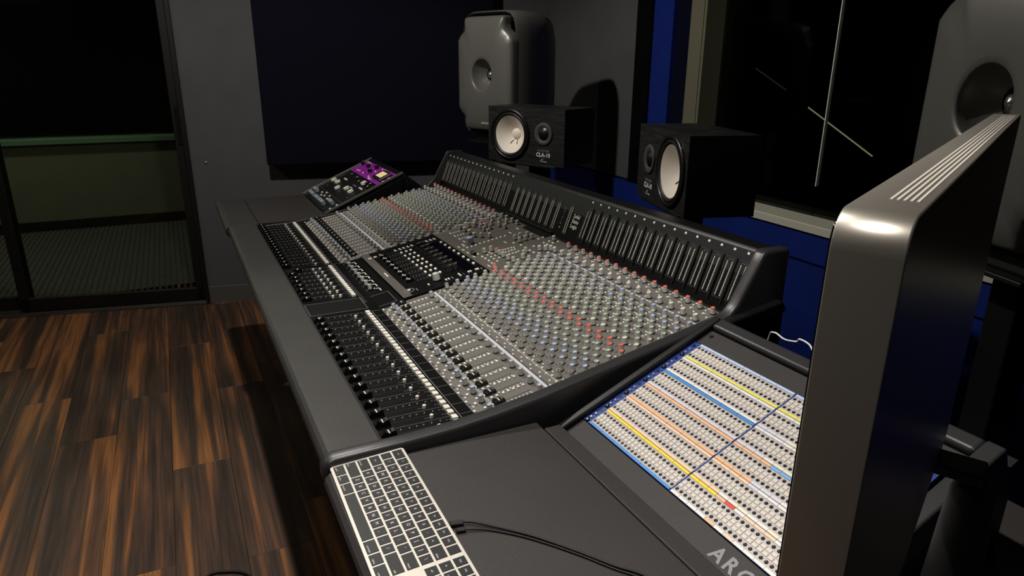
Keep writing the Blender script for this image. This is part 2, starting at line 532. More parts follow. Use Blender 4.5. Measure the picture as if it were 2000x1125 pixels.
# ================================================================== CEILING LAMPS
names = ['far one above the armrest', 'near one above the armrest', 'the one over the open floor', 'the one behind the desktop monitor']
for i, (x, y, p, ang, bl) in enumerate(DOWNLIGHTS):
    t = thing('ceiling_spotlight', 'short white can spotlight under the ceiling, ' + names[i], 'ceiling light', (x, y, LAMPZ), group='can spotlights under the ceiling')
    ob('can', MB().lathe([(0.040, CEIL - LAMPZ), (0.050, CEIL - LAMPZ - 0.02), (0.050, 0.012), (0.046, 0.012), (0.046, 0.03), (0.001, 0.03)], 20, 'white_paint', close=False), t)
    ob('lens', MB().lathe([(0.045, 0.022), (0.045, 0.024)], 20, 'lamp_glow'), t)
    ld = bpy.data.lights.new('downlight', 'SPOT')
    ld.energy = p; ld.spot_size = math.radians(ang); ld.spot_blend = bl; ld.shadow_soft_size = 0.03
    ld.color = (1.0, 0.945, 0.88)
    lo = bpy.data.objects.new('downlight', ld); COL.objects.link(lo)
    lo.location = (x, y, LAMPZ)
hl = bpy.data.lights.new('hall_lamp', 'POINT'); hl.energy = 28; hl.color = (1.0, 1.0, 0.84); hl.shadow_soft_size = 0.1
ho = bpy.data.objects.new('hall_lamp', hl); COL.objects.link(ho); ho.location = (-4.0, -1.6, 2.35)

#@@CONSOLE
# ================================================================== MIXING CONSOLE
con = thing('mixing_console', 'large analogue mixing console covered in knobs, faders and meters', 'mixing console', (0, 0, 0))
PITCH = 0.04
SL = 0.191
TILT = math.atan(SL)
def UX(u): return (u - 22) * PITCH
def ZP(y): return 0.7916 + SL * (y - 0.040)
ZF = 0.793
XL, XR = UX(-0.3), UX(43.55)          # inner ends of the control surface

def PM(u, y, h=0.0, rz=0.0):           # on the tilted channel surface
    return T(UX(u), y - h * math.sin(TILT), ZP(y) + h * math.cos(TILT)) @ RX(TILT) @ RZ(rz)
def FM(u, y, h=0.0, rz=0.0):           # on the flat fader surface
    return T(UX(u), y, ZF + h) @ RZ(rz)

# body
body = MB().prism_x([(-0.15, 0.69), (0.30, 0.56), (0.72, 0.56), (0.72, 0.90), (0.612, 0.885), (0.04, 0.776), (-0.15, 0.776)][::1], XL, XR, 'black_metal')
ob('chassis', body, con)
for xx in (-0.72, 0.66):
    ob('pedestal', MB().box(xx - 0.05, xx + 0.05, 0.05, 0.62, 0.03, 0.62, 'black_metal').box(xx - 0.07, xx + 0.07, -0.05, 0.70, 0, 0.035, 'black_metal'), con, bevel=0.006)
ob('modesty_panel', MB().box(-0.80, 0.74, 0.16, 0.18, 0.16, 0.60, 'black_metal'), con)

# armrest, a padded roll along the operator side
arm = []
for k in range(9):
    a = PI / 2 + PI * k / 8
    arm.append((-0.222 + 0.020 * math.cos(a), 0.780 + 0.020 * math.sin(a) ))
prof = [(-0.138, 0.797), (-0.145, 0.800)] + arm + [(-0.20, 0.752), (-0.138, 0.748)]
ob('armrest', MB().prism_x(prof, XL - 0.018, XR + 0.006, 'vinyl', smooth=False), con, bevel=0.002)
ob('armrest_bracket', MB().box(XL, XR, -0.19, -0.10, 0.715, 0.750, 'black_metal'), con)

# control surfaces
fpan = ob('fader_panel', MB().box(XL, XR, -0.15, 0.0395, 0.78, ZF, 'black_panel'), con)
def tilted(u0, u1, y0, y1, h0, h1, m, mb=None):
    mb = mb or MB()
    M = T(0, 0.04, ZP(0.04)) @ RX(TILT)
    c = math.cos(TILT)
    return mb.box(UX(u0), UX(u1), (y0 - 0.04) / c, (y1 - 0.04) / c, h0, h1, m, M)
pL = ob('channel_panel', tilted(-0.3, 15.70, 0.040, 0.608, -0.012, 0, 'channel_grey'), con)
pR = ob('channel_panel', tilted(27.45, 43.55, 0.040, 0.608, -0.012, 0, 'channel_grey'), con)
pL['label'] = 'grey channel panel of the far bank'; pR['label'] = 'grey channel panel of the near bank'
pB = ob('group_panel', tilted(15.70, 27.45, 0.040, 0.108, -0.012, -0.001, 'black_panel'), con)
pC = ob('centre_panel', tilted(15.70, 27.45, 0.108, 0.608, -0.012, 0, 'centre_grey'), con)
pD = ob('automation_unit', tilted(15.95, 27.30, 0.104, 0.352, 0.0, 0.007, 'black_panel'), con, bevel=0.002)
tilted_strip = ob('front_strip', tilted(16.0, 27.28, 0.1045, 0.1285, 0.007, 0.0082, 'centre_grey'), pD)

# recessed blank covers with a fine line round them
def outline(mb, u0, u1, y0, y1, m, mat_fn, w=0.0007):
    c = 1.0
    M = mat_fn((u0 + u1) / 2, (y0 + y1) / 2)
    hx = (u1 - u0) / 2 * PITCH; hy = (y1 - y0) / 2
    mb.box(-hx, hx, -hy - w, -hy + w, 0, 0.0005, m, M); mb.box(-hx, hx, hy - w, hy + w, 0, 0.0005, m, M)
    mb.box(-hx - w, -hx + w, -hy, hy, 0, 0.0005, m, M); mb.box(hx - w, hx + w, -hy, hy, 0, 0.0005, m, M)
bl = MB(); outline(bl, 24.66, 26.92, -0.135, 0.0105, 'print_grey', FM); bl.box(UX(24.7), UX(26.88), -0.132, 0.0085, ZF, ZF + 0.0004, 'black_matte')
ob('blank_cover', bl, fpan)
bl = MB(); outline(bl, 24.66, 26.85, 0.0215, 0.090, 'print_grey', PM)
ob('blank_cover', bl, pB)

# ---- small pieces: gathered, nearest 300 of a kind become objects, the rest one mesh
TPL = {}
PIECES = {}
def piece(kind, key, M, parent):
    PIECES.setdefault(kind, []).append((key, M, parent))

def knob_tpl(side, ring, centre, r=0.0056, h=0.0165, n=10, skirt=True):
    mb = MB()
    prof = [(r * 1.12, 0), (r * 1.12, 0.0022), (r * 1.0, 0.003), (r * 0.93, h - 0.0022), (r * 0.93, h - 0.0006), (r * 0.82, h), (r * 0.56, h - 0.0002), (r * 0.50, h - 0.0012)]
    ms = ['knob_skirt', 'knob_skirt', side, ring, ring, ring, centre]
    mb.lathe(prof, n, ms, smooth=False)
    for i in range(len(mb.f)): mb.sm[i] = False
    mb.box(-0.0004, 0.0004, r * 0.1, r * 0.95, h - 0.0008, h + 0.0002, 'print_white')
    return mb
TPL['k_blue'] = knob_tpl('knob_grey', 'cap_blue', 'knob_grey')
TPL['k_green'] = knob_tpl('knob_grey', 'cap_green', 'knob_grey')
TPL['k_red'] = knob_tpl('knob_grey', 'cap_red', 'cap_red')
TPL['k_cream'] = knob_tpl('knob_grey', 'cap_cream', 'cap_cream')
TPL['k_brown'] = knob_tpl('knob_grey', 'cap_brown', 'knob_skirt')
TPL['k_grey'] = knob_tpl('knob_grey', 'cap_grey', 'knob_grey')
TPL['k_bluebig'] = knob_tpl('knob_bluegrey', 'cap_blue', 'cap_blue', r=0.0105, h=0.022, n=14)
TPL['k_greybig'] = knob_tpl('knob_grey', 'cap_grey', 'knob_grey', r=0.0105, h=0.021, n=14)
TPL['k_smoke'] = knob_tpl('smoke', 'smoke', 'smoke', r=0.0085, h=0.017, n=12)
def btn_tpl(sx, sy, h, m='btn_white'):
    return MB().cham(-sx / 2, sx / 2, -sy / 2, sy / 2, 0, h, min(0.0006, h * 0.3), m)
TPL['b_sq'] = btn_tpl(0.0055, 0.0049, 0.0030)
TPL['b_med'] = btn_tpl(0.0062, 0.0052, 0.0036)
TPL['b_sm'] = btn_tpl(0.0048, 0.0035, 0.0022)
TPL['b_wide'] = btn_tpl(0.0130, 0.0108, 0.0062)
TPL['b_solo'] = MB().lathe([(0.0037, 0), (0.0036, 0.0062), (0.0030, 0.0068)], 10, 'btn_white', smooth=False)
TPL['b_pill'] = MB().lathe([(0.0052, 0), (0.0050, 0.003), (0.0042, 0.0036)], 10, 'btn_white', Matrix.Diagonal((1.25, 0.8, 1, 1)), smooth=False)
TPL['b_bar'] = btn_tpl(0.0085, 0.0046, 0.003)
TPL['b_hole'] = MB().lathe([(0.0026, 0), (0.0026, 0.0004)], 8, 'slot', smooth=False)
TPL['led'] = MB().lathe([(0.0016, 0), (0.0014, 0.0012), (0.0007, 0.0018)], 6, 'led_dot', smooth=False)
TPL['led_w'] = MB().lathe([(0.0018, 0), (0.0016, 0.0012), (0.0008, 0.0018)], 6, 'btn_white', smooth=False)
# fader caps: saddle shaped with a white centre line
def cap_tpl(w, L, h, m='cap_black'):
    mb = MB()
    pts = [(-L / 2, 0.001), (-L / 2, 0.004), (-L * 0.44, h * 0.80), (-L * 0.34, h), (-L * 0.20, h * 0.92), (-L * 0.06, h * 0.74), (L * 0.06, h * 0.74), (L * 0.20, h * 0.92), (L * 0.34, h), (L * 0.44, h * 0.80), (L / 2, 0.004), (L / 2, 0.001)]
    mb.prism_x(pts[::-1], -w / 2, w / 2, m)
    mb.box(-w / 2 - 0.0001, w / 2 + 0.0001, -0.0009, 0.0009, h * 0.70, h * 0.78, 'btn_white')
    return mb
TPL['fcap'] = cap_tpl(0.0125, 0.027, 0.0125)
TPL['scap'] = cap_tpl(0.0105, 0.024, 0.0105)
def dcap():
    mb = cap_tpl(0.0120, 0.022, 0.0095, 'cap_black')
    n = 10
    for i in range(n):      # pale curved rim
        a = PI + PI * i / n; b_ = PI + PI * (i + 1) / n
        mb.box(0.0075 * math.cos(a), 0.0075 * math.cos(b_) + 0.0004, 0.008 * math.sin(a) * 0.5 - 0.004, 0.008 * math.sin(a) * 0.5 - 0.0018, 0.0085, 0.0100, 'print_white')
    return mb
TPL['dcap'] = dcap()

# ---- printed marks, joined per panel
marks = {id(p): (MB(), p) for p in (fpan, pL, pR, pB, pC, pD)}
def mark(panel, M, sx, sy, m='print_white', h=0.0004):
    marks[id(panel)][0].box(-sx / 2, sx / 2, -sy / 2, sy / 2, 0, h, m, M)

KN = 0.003
def channel(U, panel, k):
    def kn(o, y, key): piece('knob', key, PM(U + o, y + KN, 0, random.uniform(-2.3, 2.3)), panel)
    R_, L_ = 0.05, -0.47
    kn(0.0, 0.0642, 'k_blue'); kn(0.06, 0.1659, 'k_grey')
    for o, y, key in [(L_, .2178, 'k_brown'), (R_, .2333, 'k_brown'), (L_, .2486, 'k_blue'), (R_, .2652, 'k_blue'), (L_, .2786, 'k_blue'), (R_, .2912, 'k_grey'),
                      (L_, .3013, 'k_green'), (R_, .3184, 'k_green'), (L_, .3306, 'k_green'), (R_, .3476, 'k_red'), (L_, .3612, 'k_red'), (0.03, .3838, 'k_cream'),
                      (L_, .4003, 'k_green'), (R_, .4150, 'k_green'), (L_, .4306, 'k_green'), (R_, .4491, 'k_green'), (L_, .4647, 'k_green'), (R_, .4820, 'k_blue'),
                      (L_ + .05, .4960, 'k_grey'), (0.0, .5155, 'k_blue'), (-0.49, .5472, 'k_cream'), (-0.45, .5913, 'k_red')]:
        kn(o, y, key)
    def bt(o, y, key): piece('push_button', key, PM(U + o, y + 0.0005), panel)
    for o, y, key in [(-.46, .0425, 'b_sq'), (-.02, .0539, 'b_med'), (.15, .047, 'b_sm'), (-.42, .0632, 'b_sq'), (-.37, .0800, 'b_med')]: bt(o, y, key)
    for y in (.0869, .0977, .1113, .1220, .1326, .1431, .1535): bt(0.0, y, 'b_sq')
    for o, y in [(-.1, .1925), (-.48, .1998), (-.19, .2074), (.18, .2130), (-.09, .2208), (.18, .3740), (.26, .3905), (-.22, .3905),
                 (.0, .4305), (.0, .4380), (.0, .4645), (.0, .4720), (-.01, .4972), (.01, .5057), (-.25, .4465), (-.25, .4805),
                 (-.01, .5379), (.18, .5487), (.01, .5618), (.16, .5805), (-.36, .5734), (.0, .5936), (-.01, .6027), (.28, .2560), (.28, .3080), (-.22, .2700), (-.22, .3420)]:
        bt(o, y, 'b_sm')
    piece('recess', 'b_hole', PM(U - .18, .0447), panel)
    # little fader of the monitor path
    mark(panel, PM(U - .40, .120), 0.0012, 0.078, 'slot', 0.0003)
    piece('small_fader_cap', 'scap', PM(U - .40, .0915), panel)
    # print
    for y in (.0772, .0802): mark(panel, PM(U - .05, y), 0.0402, 0.0008)
    mark(panel, PM(U - .05, .1850), 0.0402, 0.0062, 'scribble', 0.0008)
    mark(panel, PM(U - .05, .1915), 0.0402, 0.0012, 'slot')
    for j in range(7): mark(panel, PM(U - .22 + random.uniform(-.04, .04), .107 + .0078 * j), random.choice((.003, .0045)), 0.0022, 'cap_cream')
    for j in range(5): mark(panel, PM(U - .45 + .2 * j, .2095 + .0012 * (j % 2)), 0.0062, 0.0016)
    for y in (.4837, .5165): mark(panel, PM(U - .5, y), 0.0105, 0.0026)
    mark(panel, PM(U + .16, .5847), 0.010, 0.0024); mark(panel, PM(U - .32, .5392), 0.012, 0.003)
    for o, y in [(L_, .2178), (R_, .2333), (L_, .2486), (R_, .2652), (L_, .2786), (L_, .3013), (R_, .3184), (L_, .3306), (R_, .3476), (L_, .3612)]:
        mark(panel, PM(U + o + .27, y + .003, 0, 0.0), 0.0075, 0.0010)
        mark(panel, PM(U + o + .18, y + .0075, 0, 0.5), 0.0050, 0.0009)

def fader_strip(U, group=False, cap_y=-0.1235):
    c = U - 0.05
    piece('fader_cap', 'fcap', FM(c + 0.02, cap_y), fpan)
    mark(fpan, FM(c + 0.02, -0.075), 0.0012, 0.11, 'slot', 0.0002)
    mark(fpan, FM(U - 0.55, -0.068), 0.0008, 0.128, 'print_grey', 0.0004)
    for y in (-.0991, -.0832, -.0696, -.0572, -.0423, -.0259):
        piece('indicator_lamp', 'led', FM(U - .31, y), fpan)
    for o, y in [(.20, -.0471), (.20, -.0425), (-.30, -.0138), (-.27, -.0083), (.15, -.0131), (.18, -.0080)]:
        mark(fpan, FM(U + o, y), 0.0022, 0.0022, 'print_grey', 0.0005)
    for o in (-.26, .22): piece('mute_button', 'b_wide', FM(U + o, 0.0003), fpan)

for k in range(16):
    channel(28.1 + k, pR, k); channel(0.25 + k, pL, k)
for k in range(16):
    fader_strip(28.1 + k); fader_strip(0.25 + k)
    piece('push_button', 'b_solo', FM(28.1 + k + .22, -.0357), fpan)
    piece('push_button', 'b_solo', FM(0.25 + k + .22, -.0357), fpan)
gy = [-.100, -.121, -.119, -.122, -.120, -.123, -.121, -.123]
for k in range(8):
    U = 16.83 + k
    fader_strip(U, True, gy[k])
    piece('push_button', 'b_solo', FM(U + .05, -.0535), fpan); piece('push_button', 'b_solo', FM(U + .1, -.0343), fpan)
    piece('knob', 'k_grey', PM(16.25 + 1.01 * k, .0550), pB)
    piece('push_button', 'b_sm', PM(16.35 + 1.01 * k, .066), pB)
    mark(pB, PM(16.80 + 1.01 * k, .0775), 0.020, 0.003, 'btn_white', 0.0008)
    mark(pB, PM(16.45 + 1.01 * k, .0735, 0, 1.2), 0.009, 0.003, 'btn_white', 0.0008)
    piece('indicator_lamp', 'led', PM(16.3 + 1.01 * k, .045), pB)

# thin silver rule and the label strip of the faders
mark(fpan, T(UX(8), 0.0135, ZF), 0.63, 0.0011, 'silver_line', 0.0007); mark(fpan, T(UX(35.5), 0.0135, ZF), 0.64, 0.0011, 'silver_line', 0.0007)
mark(fpan, T(UX(20.8), 0.0135, ZF), 0.40, 0.0009, 'silver_line', 0.0006)
mark(fpan, T(UX(20.8), 0.0190, ZF), 0.40, 0.0008, 'print_grey', 0.0006)
for k in range(17):
    for U in (27.55, -0.3): mark(fpan, FM(U + k + (0 if k else 0.03), 0.0265), 0.0009, 0.022, 'print_grey', 0.0005)

# centre section
def many(pts, kind, key, panel, dy=0.0):
    for u, y in pts: piece(kind, key, PM(u, y + dy), panel)
many([(16.26, .4409), (17.24, .441), (18.27, .4407), (19.29, .4402), (16.0, .5522), (20.48, .4726), (25.43, .5934), (27.1, .5463), (26.42, .5238), (26.79, .5356)], 'knob', 'k_cream', pC, KN)
many([(15.95, .5781), (16.52, .5906), (17.49, .5902), (18.56, .5896), (19.5, .5898), (16.6, .5519), (17.5, .561), (18.44, .5708), (17.6, .5318), (18.6, .5408), (19.5, .545), (16.38, .469), (16.83, .4822), (17.66, .4911),
      (18.54, .487), (19.88, .4545), (25.38, .4266), (26.2, .4266), (26.9, .43), (16.3, .495), (19.4, .487), (24.8, .4266), (26.9, .46), (26.3, .4750), (25.9, .4900)], 'knob', 'k_grey', pC, KN)
many([(16.95, .5050), (17.81, .5080), (18.57, .5090), (24.23, .4276), (26.95, .3700)], 'knob', 'k_red', pC, KN)
many([(22.66, .5182), (22.6, .537), (23.52, .5174), (22.87, .5570), (23.5, .5372), (23.6, .5570), (23.43, .4017), (23.47, .4227)], 'knob', 'k_grey', pC, KN)
piece('knob', 'k_bluebig', PM(20.48, .4059 + KN), pC)
many([(21.19, .3853), (21.22, .3998), (21.22, .4136), (21.16, .4287), (21.19, .4434), (21.22, .4569), (21.2, .4715), (21.2, .4854), (21.2, .4995), (21.24, .5134), (20.24, .3859), (20.64, .3848), (23.23, .3854), (24.02, .386), (24.59, .3861), (25.21, .3862),
      (23.3, .5034), (24.23, .5096), (25.24, .506), (25.81, .5067), (26.43, .5064), (25.27, .5308), (25.85, .5577), (25.78, .5655), (25.82, .5829), (25.87, .5989), (25.29, .5828), (25.26, .5652), (24.15, .5706), (24.12, .5866)], 'push_button', 'b_bar', pC)
many([(16.74, .41), (16.75, .4194), (16.72, .4297), (17.77, .4095), (17.78, .4194), (17.78, .4291), (18.77, .41), (18.79, .4192), (18.79, .4286), (24.03, .4034), (24.65, .4035), (25.19, .4027), (23.67, .416), (24.03, .4168), (24.62, .4172), (25.26, .4177),
      (25.82, .3841), (25.8, .4016), (24.02, .4534), (24.06, .4611), (24.09, .47), (24.11, .4791), (24.23, .4863), (24.68, .4503), (24.66, .4611), (24.65, .4706), (24.65, .4802), (25.31, .4412), (25.25, .4517), (25.27, .4618), (25.32, .4711), (25.26, .4806)], 'push_button', 'b_sq', pC)
for u, y in [(16.51, .4022), (17.52, .4021), (18.57, .4014), (19.54, .4018), (20.38, .3696), (21.32, .3694), (22.24, .3698), (23.42, .3697), (26.1, .3701), (16.61, .5233), (20.36, .574), (20.78, .5395), (22.53, .4892)]:
    mark(pC, PM(u, y), 0.019, 0.0030, 'btn_white', 0.0006)
piece('small_fader_cap', 'scap', PM(23.0, .3760, 0, PI / 2), pC)
ob('talkback_grille', tilted(20.6, 24.2, 0.588, 0.606, 0.0, 0.004, 'black_matte'), pC, bevel=0.001)
mark(pC, PM(18.0, .374), 0.10, 0.030, 'centre_grey', 0.0002)

# automation unit: eight short faders, three buttons each, encoders, display strip
HD = 0.0072
def DM(u, y, rz=0.0): return PM(u, y, HD, rz)
for k in range(8):
    U = 17.95 + k * 0.965
    piece('short_fader_cap', 'dcap', DM(U - 0.1, .1560), pD)
    mark(pD, DM(U - .05, .190), 0.0014, 0.064, 'slot', 0.0003)
    mark(pD, DM(U - .45, .190), 0.0005, 0.060, 'print_grey', 0.0003)
    for y in (.175, .184, .193, .202): piece('indicator_lamp', 'led', DM(U + .25, y), pD)
    for y in (.2120, .2280, .2425): piece('push_button', 'b_pill', DM(18.25 + k * .943, y), pD)
    piece('knob', 'k_smoke', DM(18.25 + k * .97, .2700, 0), pD)
    piece('knob', 'k_smoke', DM(18.25 + k * .97, .2860, 0), pD)
    piece('push_button', 'b_pill', DM(18.62 + k * .94, .3390), pD)
ob('display_strip', MB().box(-0.158, 0.158, -0.016, 0.016, 0, 0.0015, 'lcd', DM(22.1, .315)), pD)
for u, y in [(17.25, .2031), (17.25, .2186), (17.25, .2315), (17.25, .2454), (17.25, .2586), (17.3, .3081), (17.3, .3216), (17.3, .3344)]:
    piece('push_button', 'b_sq', DM(u - .12, y), pD); piece('push_button', 'b_sq', DM(u + .12, y), pD); 
    mark(pD, DM(u, y + .0045), 0.011, 0.0018, 'print_white')
many([(17.23, .1709 ), (17.26, .2942)], 'push_button', 'b_pill', pD)
for u, y in [(17.26, .1209), (17.25, .1375)]:
    for j in (-1, 0, 1): mark(pD, DM(u, y + j * .0036), 0.013, 0.0024, 'btn_white', 0.0012)
mark(pD, DM(17.05, .1557, 0.4), 0.014, 0.0018)
mark(pD, DM(22.0, .1185), 0.038, 0.0035, 'btn_white', 0.0016)
for u, y in [(26.40, .1866), (26.55, .2350), (26.55, .2430), (26.3, .2763), (26.6, .2763), (26.46, .3030), (26.46, .3090), (26.47, .3255), (26.47, .3310)]:
    piece('push_button', 'b_bar', DM(u, y), pD)
mark(pD, DM(26.5, .1515), 0.016, 0.0014, 'print_white'); mark(pD, DM(26.5, .2542), 0.016, 0.0014, 'print_white'); mark(pD, DM(26.5, .2880), 0.016, 0.0014, 'print_grey'); mark(pD, DM(26.5, .3408), 0.012, 0.0016, 'print_white')
ob('cursor_ring', MB().lathe([(0.0150, 0), (0.0150, 0.0012), (0.0125, 0.0012), (0.0125, 0)], 18, 'print_grey', close=False), pD, M=DM(26.3, .1320))
ob('cursor_button', MB().lathe([(0.0055, 0), (0.005, 0.003), (0.004, 0.0036)], 12, 'print_white'), pD, M=DM(26.3, .1320))
piece('knob', 'k_greybig', DM(26.0, .2160), pD)
ob('lock_screw', MB().lathe([(0.003, 0), (0.003, 0.0022)], 8, 'chrome'), pD, M=DM(27.1, .1300))

# ---- meter bridge
TB = Vector((0, 0.3545, 0.935)); NB = Vector((0, -0.935, 0.3545))
def BM(u, t, h=0.0):
    o = Vector((UX(u), 0.6237, 0.9294)) + TB * t + NB * h
    return Matrix(((1, 0, 0, o.x), (0, TB.y, NB.y, o.y), (0, TB.z, NB.z, o.z), (0, 0, 0, 1)))
bx0, bx1 = UX(-0.45), UX(43.55)
brg = ob('meter_bridge', MB().prism_x([(0.607, 0.885), (0.722, 0.885), (0.722, 1.039), (0.668, 1.041), (0.662, 1.034), (0.612, 0.8985)], bx0, bx1, 'black_metal'), con, bevel=0.004)
ob('meter_window', MB().box(bx0 + 0.004, bx1 - 0.003, -0.028, 0.098, 0, 0.0008, 'black_panel', BM(22, 0) @ T(-0.0, 0, 0) if False else Matrix(((1, 0, 0, 0), (0, TB.y, NB.y, 0.6237), (0, TB.z, NB.z, 0.9294), (0, 0, 0, 1)))), brg)
def meter_mesh(w, colx, t0, t1, rounded):
    mb = MB()
    hw = w / 2
    for a in ((-hw, -hw + 0.0013, t0 - 0.004, t1 + 0.009), (hw - 0.0013, hw, t0 - 0.004, t1 + 0.009), (-hw, hw, t0 - 0.0053, t0 - 0.004), (-hw, hw, t1 + 0.009, t1 + 0.0103)):
        mb.box(a[0], a[1], a[2], a[3], 0.0008, 0.0022, 'meter_bezel')
    for j in range(5): mb.box(-hw + 0.004 + j * (w - 0.010) / 4, -hw + 0.006 + j * (w - 0.010) / 4, t1 + 0.003 + (j % 2) * 0.002, t1 + 0.0045 + (j % 2) * 0.002, 0.0008, 0.0012, 'print_grey')
    return mb
def dots_mesh(colx, t0, t1, n):
    mb = MB()
    for s in (-1, 1):
        for j in range(n):
            t = t0 + (t1 - t0) * j / (n - 1)
            mb.box(s * colx - 0.0014, s * colx + 0.0014, t - 0.0011, t + 0.0011, 0.0008, 0.0015, 'meter_scale')
        mb.box(s * colx * 0.62 - 0.0003, s * colx * 0.62 + 0.0003, t0, t1, 0.0008, 0.0011, 'meter_bezel')
    return mb
m1 = meter_mesh(0.026, 0.0072, 0, 0.0765, False).mesh('level_meter'); d1 = dots_mesh(0.0072, 0.0, 0.0755, 24).mesh('segment_dots')
m2 = meter_mesh(0.019, 0.0055, -0.006, 0.071, True).mesh('level_meter'); d2 = dots_mesh(0.0050, -0.006, 0.071, 26).mesh('segment_dots')
rib = MB().box(-0.0011, 0.0011, -0.016, 0.088, 0.0008, 0.0040, 'black_metal').mesh('divider_rib')
def meter(u, a, d):
    o = ob('level_meter', a, brg, M=BM(u, 0)); ob('segment_dots', d, o, stuff=True)
for k in range(16):
    meter(28.05 + k, m1, d1); meter(0.2 + k, m1, d1)
    ob('divider_rib', rib, brg, M=BM(27.5 + k, 0)) if k else None
    for U in (28.05, 0.2): piece('channel_lamp', 'lamp', BM(U + k, .1045), brg)
TPL['lamp'] = MB().cham(-0.0032, 0.0032, -0.0026, 0.0026, 0, 0.0016, 0.0004, 'btn_white')
for k in range(8): meter(16.85 + k * 1.007, m2, d2)
meter(25.75, m2, d2)
ob('bridge_ledge', MB().box(UX(16.4), UX(24.5), -0.0225, -0.0185, 0, 0.012, 'black_metal', Matrix(((1, 0, 0, 0), (0, TB.y, NB.y, 0.6237), (0, TB.z, NB.z, 0.9294), (0, 0, 0, 1)))), brg, bevel=0.001)
for i, wd in enumerate(('Solid', 'State', 'Logic')):
    ob('lettering', text_mesh(wd, 0.0175, 'text_white', 0.0004), brg, M=BM(26.72, 0.050 - i * 0.0150, 0.0012))
for i, ch in enumerate('ORIGIN'):
    ob('lettering', text_mesh(ch, 0.0085, 'text_grey', 0.0003), brg, M=BM(24.88, 0.062 - i * 0.0092, 0.0012))
ob('status_lamp', MB().lathe([(0.0022, 0.0008), (0.002, 0.002)], 8, 'btn_white'), brg, M=BM(24.95, 0.004))
for j in range(9): mark_w = 0.0085
cap = MB()
for j in range(10):
    if j in (4, 7): continue
    cap.box(-0.0035, 0.0035, -0.0013, 0.0013, 0.0, 0.0004, 'print_white', BM(20.35 + j * 0.28, 0.1020, 0.0001))
ob('printed_caption', cap, brg)

# ---- end cheeks
def cheek(x0, x1, drop=0.0, bev=0.009):
    top = [(-0.246, 0.790), (-0.240, 0.801), (-0.225, 0.805), (-0.10, 0.8065), (-0.02, 0.810), (0.06, 0.8185), (0.15, 0.832), (0.30, 0.8615), (0.45, 0.8915), (0.555, 0.9125), (0.578, 0.921), (0.594, 0.938), (0.606, 0.960),
           (0.640, 1.020), (0.649, 1.038), (0.658, 1.0455), (0.724, 1.0445)]
    bot = [(0.724, 0.60), (0.30, 0.60), (0.10, 0.715), (-0.15, 0.745), (-0.235, 0.756), (-0.246, 0.766)]
    top = [(y, z - drop if y < 0.56 else z) for y, z in top]
    poly = (top + bot)[::-1]
    o = ob('end_cheek', MB().prism_x(poly, x0, x1, 'cheek_metal'), con, bevel=bev, seg=4)
    for p in o.data.polygons: p.use_smooth = True
    return o
cheek(XR, XR + 0.031, 0.0, 0.008)
cheek(XL - 0.012, XL, 0.012, 0.003)
for sx in (XR + 0.030,): 
    ob('rear_rail', MB().prism_x([(0.54, 0.875), (0.715, 0.915), (0.70, 0.940), (0.55, 0.914)], sx, sx + 0.022, 'black_metal'), con, bevel=0.006, seg=3)
    ob('rear_gusset', MB().prism_x([(0.50, 0.72), (0.705, 0.72), (0.705, 0.915), (0.54, 0.876), (0.50, 0.84)], sx, sx + 0.018, 'black_matte'), con)

# ---- realise the pieces
for kind, lst in PIECES.items():
    lst.sort(key=lambda e: (e[1].to_translation() - CAMPOS).length)
    head, rest = lst[:300], lst[300:]
    mesh = {}
    for key, M, par in head:
        if key not in mesh: mesh[key] = TPL[key].mesh(kind)
        ob(kind, mesh[key], par, M=M)
    if rest:
        mb = MB()
        for key, M, par in rest:
            t = TPL[key]
            o0 = len(mb.v); idx = [mb.mi(n) for n in t.mats]
            mb.v.extend(M @ p for p in t.v)
            for f, m_, s_ in zip(t.f, t.m, t.sm):
                mb.f.append([i + o0 for i in f]); mb.m.append(idx[m_]); mb.sm.append(s_)
        ob(kind + 's_far', mb, con, stuff=True)
for mb, p in marks.values():
    if mb.v: ob('printed_marks', mb, p, stuff=True)

#@@DESK
# ================================================================== SIDE DESKS
DZ = 0.788
PT = 0.4132
MP = T(0.9431, 0.2133, 0.7951) @ RX(PT)          # plane of the patch field
def bull(y0, y1, z0, z1, n=6):
    # flat slab with a rounded front edge at y0
    r = (z1 - z0) / 2
    pts = [(y1, z0), (y1, z1)]
    for k in range(n + 1):
        a = PI / 2 + PI * k / n
        pts.append((y0 + r + r * math.cos(a), z0 + r + r * math.sin(a)))
    return pts[::-1] if False else pts
dk = thing('side_desk', 'dark grey side desk holding the keyboard and patchbays right of the console', 'desk', (0, 0, 0))
ob('desktop', MB().prism_x(bull(-0.247, 0.132, 0.752, DZ), 0.900, 1.80, 'desk_lam'), dk, bevel=0.0015)
ob('desk_strip', MB().box(0.925, 1.80, 0.1345, 0.166, 0.758, 0.7885, 'desk_lam'), dk, bevel=0.002)
ob('lip_panel', MB().box(-0.008, 0.485, -0.054, -0.0045, -0.006, 0.0, 'desk_lam', MP), dk, bevel=0.001)
ob('top_blank_panel', MB().box(-0.008, 0.485, 0.2645, 0.304, -0.006, 0.0, 'desk_lam', MP), dk, bevel=0.001)
ob('side_rim', MB().box(-0.026, -0.009, -0.062, 0.333, -0.03, 0.011, 'black_metal', MP), dk, bevel=0.005, seg=3)
ob('side_rim', MB().box(0.486, 0.512, -0.062, 0.333, -0.03, 0.013, 'cheek_metal', MP), dk, bevel=0.004, seg=3)
ob('rear_rim', MB().box(-0.009, 0.486, 0.306, 0.334, -0.03, 0.011, 'cheek_metal', MP), dk, bevel=0.006, seg=3)
ob('side_panel', MB().prism_x([(0.17, 0.02), (0.55, 0.02), (0.545, 0.915), (0.50, 0.895), (0.17, 0.755)], 0.917, 0.932, 'black_matte'), dk)
